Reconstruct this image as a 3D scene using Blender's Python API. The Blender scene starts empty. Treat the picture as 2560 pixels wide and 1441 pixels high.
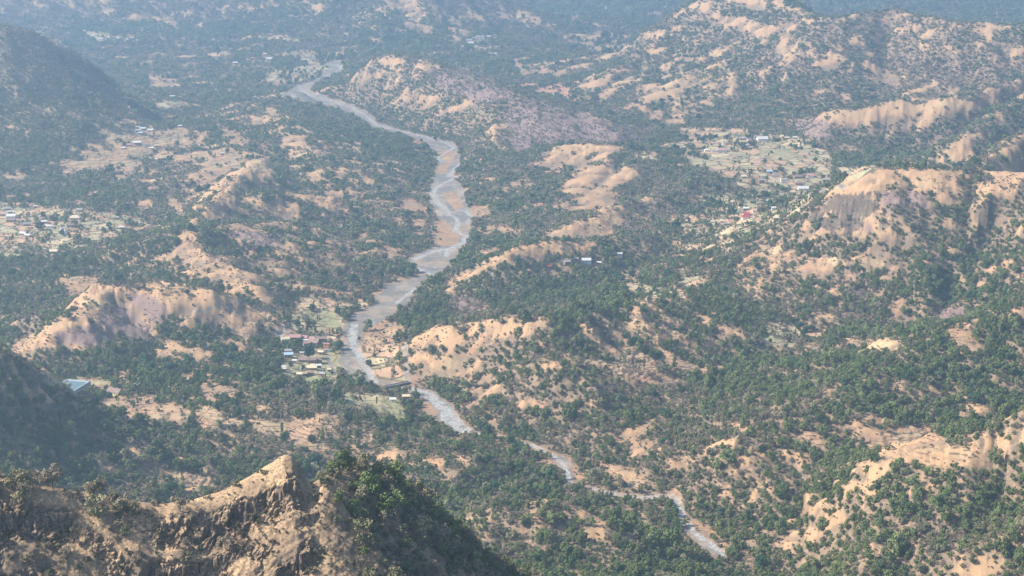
import bpy, math, random
import numpy as np
from mathutils import Vector, Matrix

# ---------------------------------------------------------------- camera, sky, sun
scene = bpy.context.scene
H_CAM = 620.0
PITCH = 14.0
F = 4464.0                      # focal length in photo pixels (photo 2560 wide)
cam_data = bpy.data.cameras.new("camera")
cam_data.sensor_width = 36.0
cam_data.lens = 36.0 * F / 2560.0
cam_data.clip_start = 5.0
cam_data.clip_end = 60000.0
cam = bpy.data.objects.new("camera", cam_data)
cam.location = (0, 0, H_CAM)
cam.rotation_euler = (math.radians(90 - PITCH), 0, 0)
scene.collection.objects.link(cam)
scene.camera = cam

SUN_EL = math.radians(40)
SUN_AZ = math.radians(-94)      # measured from +Y towards +X: the sun stands to the left
world = bpy.data.worlds.new("World")
scene.world = world
world.use_nodes = True
wn = world.node_tree
for n in list(wn.nodes):
    wn.nodes.remove(n)
sky = wn.nodes.new("ShaderNodeTexSky")
sky.sky_type = 'NISHITA'
sky.sun_disc = False
sky.sun_elevation = SUN_EL
sky.sun_rotation = SUN_AZ
sky.air_density = 1.0
sky.dust_density = 1.5
bg = wn.nodes.new("ShaderNodeBackground")
bg.inputs[1].default_value = 0.115
wo = wn.nodes.new("ShaderNodeOutputWorld")
wn.links.new(sky.outputs[0], bg.inputs[0])
wn.links.new(bg.outputs[0], wo.inputs[0])

sd = bpy.data.lights.new("sun", 'SUN')
sd.energy = 5.0
sd.angle = math.radians(0.5)
sd.color = (1.0, 0.92, 0.82)
sun = bpy.data.objects.new("sun", sd)
to_sun = Vector((math.sin(SUN_AZ) * math.cos(SUN_EL), math.cos(SUN_AZ) * math.cos(SUN_EL), math.sin(SUN_EL)))
sun.rotation_euler = to_sun.to_track_quat('Z', 'Y').to_euler()
sun.location = (0, 0, 2000)
scene.collection.objects.link(sun)

scene.view_settings.view_transform = 'Standard'
scene.view_settings.look = 'None'
scene.view_settings.gamma = 1.0
scene.view_settings.exposure = 1.1
HAZE_DENSITY = 0.000155
HAZE_COLOR = (0.51, 0.755, 1.0, 1)
HAZE_ANISO = 0.55
scene.cycles.volume_bounces = 0
scene.cycles.max_bounces = 3
scene.cycles.diffuse_bounces = 2
scene.cycles.glossy_bounces = 1
scene.cycles.transmission_bounces = 1
scene.cycles.use_adaptive_sampling = True

# ---------------------------------------------------------------- helpers
def tag(o, label=None, cat=None, group=None, kind=None):
    if label: o['label'] = label
    if cat: o['category'] = cat
    if group: o['group'] = group
    if kind: o['kind'] = kind
    return o

def link(o, parent=None):
    scene.collection.objects.link(o)
    if parent is not None:
        o.parent = parent
    return o

th = math.radians(PITCH)
def ray(px, py):
    u, v = (px - 1280.0) / F, -(py - 720.5) / F
    d = np.array([u, math.cos(th) + v * math.sin(th), -math.sin(th) + v * math.cos(th)])
    return d
def on_z(px, py, z):
    """where the line of sight through a photo pixel meets height z"""
    d = ray(px, py)
    t = (z - H_CAM) / d[2]
    return np.array([d[0] * t, d[1] * t])
def on_d(px, py, D):
    """the point of that line of sight at ground distance D"""
    d = ray(px, py)
    t = D / d[1]
    return (d[0] * t, D, H_CAM + d[2] * t)
def project(x, y, z):
    yc = y * math.cos(th) - (z - H_CAM) * math.sin(th)
    zc = y * math.sin(th) + (z - H_CAM) * math.cos(th)
    yc = np.maximum(yc, 1.0)
    return 1280.0 + F * x / yc, 720.5 - F * zc / yc

def hash2(ix, iy, seed):
    h = (ix.astype(np.int64) * 374761393 + iy.astype(np.int64) * 668265263 + seed * 1274126177) & 0xFFFFFFFF
    h = ((h ^ (h >> 13)) * 1274126177) & 0xFFFFFFFF
    h = ((h ^ (h >> 16)) * 2246822519) & 0xFFFFFFFF
    h = h ^ (h >> 15)
    return (h & 0xFFFFFF).astype(np.float32) / 8388607.5 - 1.0
def vnoise(x, y, seed=0):
    ix, iy = np.floor(x), np.floor(y)
    fx, fy = (x - ix).astype(np.float32), (y - iy).astype(np.float32)
    fx = fx * fx * fx * (fx * (fx * 6 - 15) + 10)
    fy = fy * fy * fy * (fy * (fy * 6 - 15) + 10)
    ix = ix.astype(np.int64); iy = iy.astype(np.int64)
    a = hash2(ix, iy, seed); b = hash2(ix + 1, iy, seed)
    c = hash2(ix, iy + 1, seed); d = hash2(ix + 1, iy + 1, seed)
    return (a + (b - a) * fx) + ((c + (d - c) * fx) - (a + (b - a) * fx)) * fy
def fbm(x, y, scale, octs, seed=0, gain=0.5, ridged=False):
    s, amp, tot = 0.0, 1.0, 0.0
    f = 1.0 / scale
    for o in range(octs):
        c, sn = math.cos(0.6 * o), math.sin(0.6 * o)
        n = vnoise((x * c - y * sn) * f + 17.3 * o, (x * sn + y * c) * f - 9.1 * o, seed + o * 31)
        if ridged: n = 1.0 - 2.0 * np.abs(n)
        s = s + n * amp; tot += amp; amp *= gain; f *= 2.03
    return s / tot
def blocks(x, y, scale, seed):
    """random level per irregular cell, and distance from the cell centre"""
    x = x / scale; y = y / scale
    ix, iy = np.floor(x).astype(np.int64), np.floor(y).astype(np.int64)
    best = np.full(x.shape, 9.0); val = np.zeros(x.shape)
    for a in (-1, 0, 1):
        for b in (-1, 0, 1):
            cx = ix + a + .5 + .45 * hash2(ix + a, iy + b, seed); cy = iy + b + .5 + .45 * hash2(ix + a, iy + b, seed + 1)
            d = (x - cx) ** 2 + (y - cy) ** 2
            m = d < best
            best = np.where(m, d, best); val = np.where(m, hash2(ix + a, iy + b, seed + 2), val)
    return val, np.sqrt(best)
def sstep(a, b, x):
    t = np.clip((x - a) / (b - a), 0, 1)
    return t * t * (3 - 2 * t)

# ---------------------------------------------------------------- crests of the hills: (photo x, photo y, height)
RIDGES = []
def R(w, pts, r=10.0, gul=0.22, lam=55.0):
    RIDGES.append((w, [tuple(on_z(p[0], p[1], p[2])) + (p[2],) for p in pts], r, gul, lam))
def RD(w, pts, r=10.0, gul=0.22, lam=55.0):
    RIDGES.append((w, [on_d(*p) for p in pts], r, gul, lam))
# near ridge with the rocky peak (photo x, photo y, ground distance)
RD(300, [(-700, 1130, 600), (-300, 1175, 625), (0, 1200, 640), (150, 1222, 645), (330, 1256, 650), (410, 1262, 652), (480, 1254, 655),
         (560, 1226, 660), (640, 1186, 665), (684, 1157, 668), (706, 1140, 669), (722, 1138, 670), (740, 1146, 671), (762, 1190, 676), (820, 1186, 690), (900, 1174, 705),
         (980, 1202, 720), (1050, 1255, 735), (1130, 1330, 755), (1220, 1398, 775), (1300, 1450, 800), (1360, 1480, 820), (1480, 1560, 850), (1700, 1690, 900)], r=3.5, gul=0.035, lam=22)
# dark mountain, upper left
R(210, [(-700, -20, 300), (-300, 10, 285), (0, 58, 250), (60, 68, 238), (130, 105, 200), (190, 150, 155), (250, 195, 105), (310, 245, 50), (350, 290, 20)], gul=0.12, lam=80)
# far range, top left, with spurs
R(300, [(-900, -60, 190), (-300, -50, 180), (200, -50, 170), (500, -45, 160), (800, -40, 160), (1050, -35, 160), (1150, -20, 130), (1300, 20, 80), (1400, 50, 30)], gul=0.3, lam=160)
R(150, [(1000, -30, 150), (1060, 20, 110), (1110, 60, 70), (1140, 85, 30)], gul=0.2, lam=90)
R(150, [(930, -20, 140), (980, 30, 100), (1000, 60, 60), (1090, 75, 35)], gul=0.2, lam=90)
R(150, [(500, -20, 120), (470, 30, 80), (380, 45, 60), (300, 60, 30)], gul=0.2, lam=90)
R(120, [(1300, 20, 60), (1330, 40, 50), (1350, 60, 25)], gul=0.2, lam=90)
# right back ridge with the red-streaked peak
R(240, [(1480, 200, 20), (1560, 130, 70), (1640, 70, 140), (1700, 30, 190), (1760, -10, 240), (1850, -40, 275), (1940, -10, 255), (2000, 20, 235),
        (2040, 44, 220), (2100, 44, 225), (2170, 32, 230), (2240, 28, 232), (2300, 42, 228), (2400, 54, 226), (2560, 58, 226), (3000, 60, 240)], gul=0.14, lam=110)
R(110, [(1800, 30, 200), (1880, 80, 160), (1930, 120, 120), (1960, 150, 85)], gul=0.2)
R(110, [(2240, 50, 210), (2190, 120, 150), (2170, 170, 110), (2240, 215, 70)], gul=0.2)
R(110, [(2450, 70, 205), (2430, 130, 160), (2330, 190, 100)], gul=0.2)
R(110, [(1700, 60, 160), (1620, 110, 110), (1570, 150, 80), (1500, 200, 50)], gul=0.25)
R(90, [(1780, 110, 110), (1660, 160, 80), (1580, 200, 60), (1500, 240, 35)], gul=0.25)
R(90, [(1850, 170, 85), (1740, 210, 65), (1640, 240, 50), (1560, 280, 30)], gul=0.25)
# middle right ridges
R(75, [(1990, 300, 40), (2060, 288, 65), (2120, 275, 90), (2230, 255, 108), (2350, 245, 118), (2450, 225, 130), (2560, 195, 145), (2800, 150, 165), (3200, 100, 180)], gul=0.35, lam=38)
R(80, [(2290, 400, 50), (2400, 345, 90), (2480, 290, 115), (2570, 235, 145), (2750, 180, 165)], gul=0.3, lam=38)
# round dome and rocky cone, right
R(75, [(2440, 412, 165), (2500, 365, 175), (2570, 325, 185), (2700, 290, 200), (3100, 250, 200)], r=20, gul=0.2, lam=38)
R(135, [(2135, 480, 85), (2170, 437, 140), (2230, 422, 170), (2330, 420, 172), (2440, 424, 168), (2560, 432, 172), (2700, 440, 180), (3100, 440, 180)], r=40, gul=0.3, lam=45)
R(115, [(2230, 440, 150), (2205, 520, 112), (2235, 600, 85), (2265, 700, 50), (2300, 780, 22)], r=22, gul=0.3, lam=26)
R(105, [(2105, 490, 105), (2050, 525, 95), (1960, 590, 65), (1880, 640, 42), (1800, 692, 22)], r=12, gul=0.3, lam=26)
# long dark hill in the middle distance
R(150, [(770, 215, 20), (830, 185, 70), (900, 150, 105), (1000, 134, 120), (1090, 160, 112), (1200, 200, 100), (1300, 243, 88), (1420, 283, 72), (1530, 313, 55), (1640, 350, 25)], r=25, gul=0.22, lam=60)
# smooth bare rounded spurs centre right
R(62, [(1330, 400, 12), (1390, 372, 35), (1460, 362, 45), (1540, 372, 45), (1600, 380, 40)], r=20, gul=0.12, lam=40)
R(46, [(1560, 385, 42), (1490, 430, 30), (1440, 480, 16), (1400, 520, 6)], r=12, gul=0.12, lam=26)
R(46, [(1610, 400, 38), (1570, 440, 30), (1500, 490, 18), (1460, 530, 8)], r=12, gul=0.12, lam=26)
R(50, [(1340, 592, 8), (1400, 575, 24), (1480, 550, 34), (1560, 518, 40), (1650, 490, 38), (1750, 460, 32)], r=10, gul=0.12, lam=26)
R(48, [(1090, 725, 6), (1140, 700, 20), (1200, 668, 32), (1260, 638, 42), (1310, 615, 46), (1400, 605, 46), (1490, 600, 40), (1600, 590, 34)], r=8, gul=0.12, lam=26)
# hill with striped face above the river bend
R(95, [(1020, 850, 8), (1060, 822, 38), (1110, 808, 58), (1230, 797, 72), (1330, 800, 76), (1450, 792, 72), (1600, 770, 66), (1750, 740, 50)], r=16, gul=0.35, lam=24)
R(110, [(1330, 830, 66), (1420, 910, 50), (1480, 980, 38), (1540, 1040, 20)], r=20, gul=0.3, lam=30)
# right slopes
R(130, [(3000, 620, 190), (2700, 680, 150), (2570, 745, 112), (2420, 815, 86), (2260, 900, 74), (2060, 1000, 62), (1850, 1080, 45), (1700, 1140, 20)], r=25, gul=0.28, lam=40)
R(120, [(3000, 950, 200), (2700, 1000, 150), (2450, 1080, 112), (2200, 1190, 85), (2000, 1290, 52), (1870, 1350, 20)], r=25, gul=0.28, lam=40)
R(70, [(3000, 1180, 150), (2700, 1250, 110), (2560, 1300, 85), (2400, 1350, 65), (2250, 1395, 45), (2050, 1450, 20)], r=15, gul=0.25, lam=30)
# left ridge with the bare snout
R(60, [(-5, 885, 6), (20, 866, 22), (90, 833, 40), (150, 803, 50), (200, 780, 56), (235, 720, 62), (330, 714, 64), (400, 720, 66), (500, 724, 62), (580, 742, 50), (650, 775, 30), (700, 805, 8)], r=16, gul=0.28, lam=26)
R(75, [(455, 582, 52), (480, 610, 50), (560, 662, 42), (640, 705, 32), (720, 760, 10)], r=24, gul=0.25, lam=24)
R(70, [(560, 568, 54), (640, 590, 48), (740, 622, 34), (860, 672, 10)], r=20, gul=0.25, lam=24)
R(90, [(300, 610, 40), (455, 575, 62), (600, 560, 60), (700, 560, 40)], r=15, gul=0.2, lam=30)
R(60, [(500, 550, 50), (540, 500, 58), (600, 440, 58), (640, 400, 52)], r=8, gul=0.25, lam=24)
R(70, [(640, 480, 58), (720, 480, 50), (820, 500, 36), (900, 540, 10)], r=12, gul=0.25, lam=26)
R(110, [(560, 250, 20), (640, 260, 45), (700, 290, 50), (760, 350, 45), (840, 430, 30), (900, 480, 10)], r=20, gul=0.25, lam=35)
R(150, [(250, 330, 20), (350, 315, 34), (500, 320, 36), (620, 360, 36), (560, 430, 32)], r=60, gul=0.1, lam=60)
R(60, [(350, 885, 4), (420, 858, 18), (500, 866, 22), (580, 890, 12)], r=16, gul=0.12, lam=30)
# forested spur, lower left, and the low swells behind the near ridge
R(120, [(-500, 800, 210), (-200, 840, 175), (0, 880, 140), (60, 912, 118), (150, 960, 84), (230, 1010, 48), (300, 1050, 18)], r=12, gul=0.2, lam=35)
R(90, [(560, 950, 18), (700, 1000, 26), (850, 1030, 26), (1000, 1075, 20), (1150, 1110, 8)], r=20, gul=0.2, lam=40)
R(75, [(1150, 1320, 40), (1240, 1285, 52), (1400, 1285, 52), (1520, 1320, 45), (1640, 1370, 34), (1760, 1430, 20)], r=20, gul=0.15, lam=30)
R(60, [(960, 1060, 14), (1080, 1120, 24), (1150, 1180, 22), (1200, 1230, 8)], r=12, gul=0.2, lam=30)

RIVER = [(840, 150), (850, 172), (800, 195), (735, 220), (745, 238), (820, 258), (880, 275), (925, 302), (990, 325), (1060, 342), (1110, 362),
         (1112, 400), (1110, 440), (1095, 480), (1105, 520), (1130, 555), (1140, 590), (1120, 630), (1070, 660), (1060, 690), (1015, 725),
         (960, 780), (890, 810), (870, 850), (880, 890), (905, 930), (985, 965), (1050, 978), (1100, 1020), (1140, 1065), (1220, 1085),
         (1330, 1110), (1400, 1150), (1430, 1190), (1480, 1240), (1560, 1260), (1640, 1270), (1700, 1290), (1740, 1340), (1820, 1395), (1900, 1450)]
RIVER_W = [on_z(px, py, 0) for px, py in RIVER]
PLATEAUS = [(1900, 400, 420, 28), (1750, 560, 200, 20), (2100, 560, 180, 10), (400, 380, 400, 14), (1600, 850, 250, 14), (120, 570, 260, 10), (500, 1040, 260, 6)]

# ---------------------------------------------------------------- terrain grid
SEG = [(60, 560, 14), (560, 605, 12), (605, 735, 400), (735, 870, 110), (870, 1500, 60)]
rows = []
for a, b, n in SEG:
    rows += list(np.linspace(a, b, n, endpoint=False))
yv = 1500.0
while yv < 7600:
    rows.append(yv); yv += 3.0 * (yv / 1500.0) ** 1.25
while yv < 16000:
    rows.append(yv); yv += 22 * (yv / 7600.0) ** 3
ROWS = np.array(rows)
NR = len(ROWS); NC = 1240
def halfw(y): return 0.385 * y + 50.0
UC = np.linspace(-1, 1, NC)
GX = UC[None, :] * halfw(ROWS)[:, None]
GY = np.repeat(ROWS[:, None], NC, 1)

def polyline(x, y, pts):
    best = np.full(x.shape, 1e12, np.float32); zz = np.zeros(x.shape, np.float32); ss = np.zeros(x.shape, np.float32)
    s0 = 0.0
    for a, b in zip(pts[:-1], pts[1:]):
        dx, dy = b[0] - a[0], b[1] - a[1]
        L2 = dx * dx + dy * dy + 1e-6; L = math.sqrt(L2)
        t = np.clip(((x - a[0]) * dx + (y - a[1]) * dy) / L2, 0, 1)
        d2 = (x - a[0] - t * dx) ** 2 + (y - a[1] - t * dy) ** 2
        m = d2 < best
        best = np.where(m, d2, best)
        if len(a) > 2: zz = np.where(m, a[2] + (b[2] - a[2]) * t, zz)
        ss = np.where(m, s0 + L * t, ss)
        s0 += L
    return np.sqrt(best), zz, ss

def coarse_height(x, y):
    wx = x + 14 * fbm(x, y, 160, 2, 5); wy = y + 14 * fbm(x, y, 160, 2, 6)
    near = sstep(1100, 900, y)
    wx = wx * (1 - near) + (x + 1.5 * fbm(x, y, 20, 2, 5)) * near
    wy = wy * (1 - near) + (y + 1.5 * fbm(x, y, 20, 2, 6)) * near
    dr, _, _ = polyline(x, y, [(p[0], p[1]) for p in RIVER_W])
    acc = np.zeros(x.shape, np.float64)
    relief = np.zeros(x.shape, np.float32)
    for k, (w, pts, r, gul, lam) in enumerate(RIDGES):
        xs = [p[0] for p in pts]; ys = [p[1] for p in pts]
        reach = 4.5 * w
        m = (x > min(xs) - reach) & (x < max(xs) + reach) & (y > min(ys) - reach) & (y < max(ys) + reach)
        if not m.any(): continue
        d, z, s = polyline(wx[m], wy[m], pts)
        de = np.sqrt(d * d + r * r) - r
        t = de / w
        g = np.exp(-t ** 1.15)
        n = vnoise(s / lam + 0.8 * vnoise(s / 90, de / 60, k + 3), de / (5 * lam) + k, k + 100) * 0.65 + 0.35 * vnoise(s / (lam * 0.45), de / (3 * lam), k + 200)
        env = np.clip(t * 2.2, 0, 1) * np.exp(-t * 0.8)
        fade = sstep(4.5, 3.2, d / w)
        h = z * g * (1.0 + 0 * n) + z * gul * 0.75 * n * env
        acc[m] += np.maximum(h * fade, 0) ** 9.0
        relief[m] = np.maximum(relief[m], (z * g).astype(np.float32))
    h = acc ** (1 / 9.0)
    base = 0.0
    for px, py, rad, amp in PLATEAUS:
        c = on_z(px, py, amp)
        base = base + amp * np.exp(-((x - c[0]) ** 2 + (y - c[1]) ** 2) / rad ** 2)
    base = base + 9 * (fbm(x, y, 420, 3, 40) + 0.15)
    # far mountains beyond the valley
    far = sstep(7200, 9500, y)
    base = base + far * (140 + 330 * sstep(9000, 14500, y)) * (0.65 + 0.6 * fbm(x, y, 1700, 5, 77, ridged=True))
    h = np.sqrt(h * h + np.maximum(base, 0) ** 2)
    clear = sstep(18, 120, dr)
    under = sstep(1250, 1350, y)
    k = 1 - (1 - clear) * under
    return h * k, dr

ci = np.unique(np.append(np.arange(0, NR, 3), NR - 1)); cj = np.unique(np.append(np.arange(0, NC, 3), NC - 1))
HC, DC = coarse_height(GX[np.ix_(ci, cj)].astype(np.float32), GY[np.ix_(ci, cj)].astype(np.float32))
def upsample(A):
    B = np.empty((len(ci), NC), np.float32)
    for i in range(len(ci)): B[i] = np.interp(np.arange(NC), cj, A[i])
    k = np.searchsorted(ci, np.arange(NR), side='right') - 1
    k = np.clip(k, 0, len(ci) - 2)
    y0, y1 = ROWS[ci[k]], ROWS[ci[k + 1]]
    t = ((ROWS - y0) / (y1 - y0))[:, None]
    return B[k] * (1 - t) + B[k + 1] * t
GZ = upsample(HC); DRV = upsample(DC)
hillness = np.clip(GZ / 60.0, 0.0, 1.0)
steep = np.abs(np.gradient(GZ, axis=1)) / np.gradient(GX, axis=1) + np.abs(np.gradient(GZ, axis=0) / np.gradient(GY, axis=0))
amp = (1.5 + 12.0 * np.clip(steep, 0, 0.7)) * sstep(15, 60, DRV + 1000 * (GY < 1300))
near = sstep(1150, 900, GY)
GZ = GZ + (1 - near) * amp * fbm(GX, GY, 42, 4, 11, 0.5) + (1 - near) * amp * 0.75 * (fbm(GX, GY, 60, 4, 12, 0.55, ridged=True) - 0.15)
# crags and ledges of the near ridge: broken strata follow the height, offset by noise
rill = (np.clip(steep, 0, .7) * 2.2) * (1 - near) * fbm(GX, GY * .8, 15, 4, 13, 0.6, ridged=True)
GZ = GZ + rill * sstep(15, 60, DRV + 1000 * (GY < 1300))
nm = ROWS < 1150
x_, y_, z_ = GX[nm], GY[nm], GZ[nm]
q = fbm(x_, y_, 34, 4, 61)
dcr, zcr, _ = polyline(x_.astype(np.float32), y_.astype(np.float32), RIDGES[0][1])
below = zcr - z_
pxn, pyn = project(x_, y_, z_)
qq = 3.5 * fbm(x_, y_, 22, 3, 66) + 1.2 * fbm(x_, y_, 6, 2, 67)
band = np.zeros_like(z_); drop = np.zeros_like(z_)
for b0, amp_, msk in ((5.5, 4.0, sstep(440, 520, pxn) * sstep(780, 740, pxn)), (2.5, 2.2, sstep(330, 420, pxn) * sstep(560, 480, pxn)),
                      (6.5, 6.0, sstep(-0.02, 0.18, fbm(x_, y_, 38, 2, 68)) * sstep(470, 380, pxn)), (15.0, 5.5, sstep(-0.02, 0.16, fbm(x_, y_, 30, 2, 69))), (26.0, 6.0, sstep(0.0, 0.2, fbm(x_, y_, 34, 2, 70)))):
    msk = msk * sstep(820, 770, pxn)
    bb = below + qq
    drop += amp_ * msk * (sstep(b0, b0 + 1.6, bb) - sstep(b0 + 1.6, b0 + 12, bb))
    band = np.maximum(band, msk * sstep(b0 - 2.5, b0 - .5, bb) * sstep(b0 + 8, b0 + 3.5, bb))
z_ = z_ - drop * 0.72
crag = fbm(x_, y_, 4.2, 3, 65, 0.6, ridged=True)
out_ = sstep(0.12, 0.32, fbm(x_, y_, 19, 3, 91)) * sstep(2, 6, below) * sstep(800, 760, pxn)
band = np.maximum(band, 0.8 * out_)
z_ = z_ + 0.0 + sstep(1, 7, below) * 0.6 * fbm(x_, y_, 13, 3, 64, 0.55)
# relief at right angles to the face: blocks of basalt where it crops out, tussocks elsewhere
vv = below * 1.28
bv1, bd1 = blocks(x_, vv, 3.4, 90); bv2, bd2 = blocks(x_ + 3, vv, 1.5, 95); bv3, bd3 = blocks(x_ + .5 * vv, vv * .8, 7.0, 99)
rockr = 0.8 * bv1 + 0.75 * bv2 + 0.7 * bv3 - 0.9 * bd1 - .6 * bd2 + 0.6 * fbm(x_, vv, 1.2, 2, 101, .7)
grassr = 0.6 * fbm(x_, vv, 12, 3, 102, .6) + 0.6 * fbm(x_, vv, 2.0, 3, 103, .7)
NDISP = band * rockr * sstep(1, 4, below) + (1 - band) * grassr * (0.35 + 0.65 * sstep(0, 6, below))
NDISP = NDISP * sstep(1000, 760, y_)
# bitten-off east side of the rocky peak
z_ = z_ - 7.0 * np.exp(-((pxn - 775) / 26.0) ** 2) * sstep(0.5, 4, below + 2) * sstep(1130, 1160, pyn) * sstep(1300, 1215, pyn)
GZ[nm] = z_
BAND = np.zeros_like(GZ); BAND[nm] = band
ND = np.zeros_like(GZ); ND[nm] = NDISP

def grid_uv(x, y):
    i = np.interp(y, ROWS, np.arange(NR))
    j = (x / halfw(y) + 1) * 0.5 * (NC - 1)
    return np.clip(i, 0, NR - 1.001), np.clip(j, 0, NC - 1.001)
def sample(A, x, y):
    i, j = grid_uv(x, y)
    i0 = np.floor(i).astype(int); j0 = np.floor(j).astype(int)
    fi, fj = i - i0, j - j0
    return (A[i0, j0] * (1 - fj) + A[i0, j0 + 1] * fj) * (1 - fi) + (A[i0 + 1, j0] * (1 - fj) + A[i0 + 1, j0 + 1] * fj) * fi
def hit(px, py, dmin=None):
    """first point of the ground along a line of sight"""
    d = ray(px, py); d = d / d[1]
    ys = np.exp(np.linspace(math.log(dmin or 560), math.log(15500), 4000))
    zs = H_CAM + d[2] * ys
    g = sample(GZ, d[0] * ys, ys)
    k = np.nonzero(zs < g)[0]
    if len(k) == 0: return None
    k = k[0]
    if k == 0: y = ys[0]
    else:
        a = zs[k - 1] - g[k - 1]; b = g[k] - zs[k]
        y = ys[k - 1] + (ys[k] - ys[k - 1]) * a / (a + b + 1e-9)
    x = d[0] * y
    return (float(x), float(y), float(sample(GZ, np.array([x]), np.array([y]))[0]))
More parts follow.
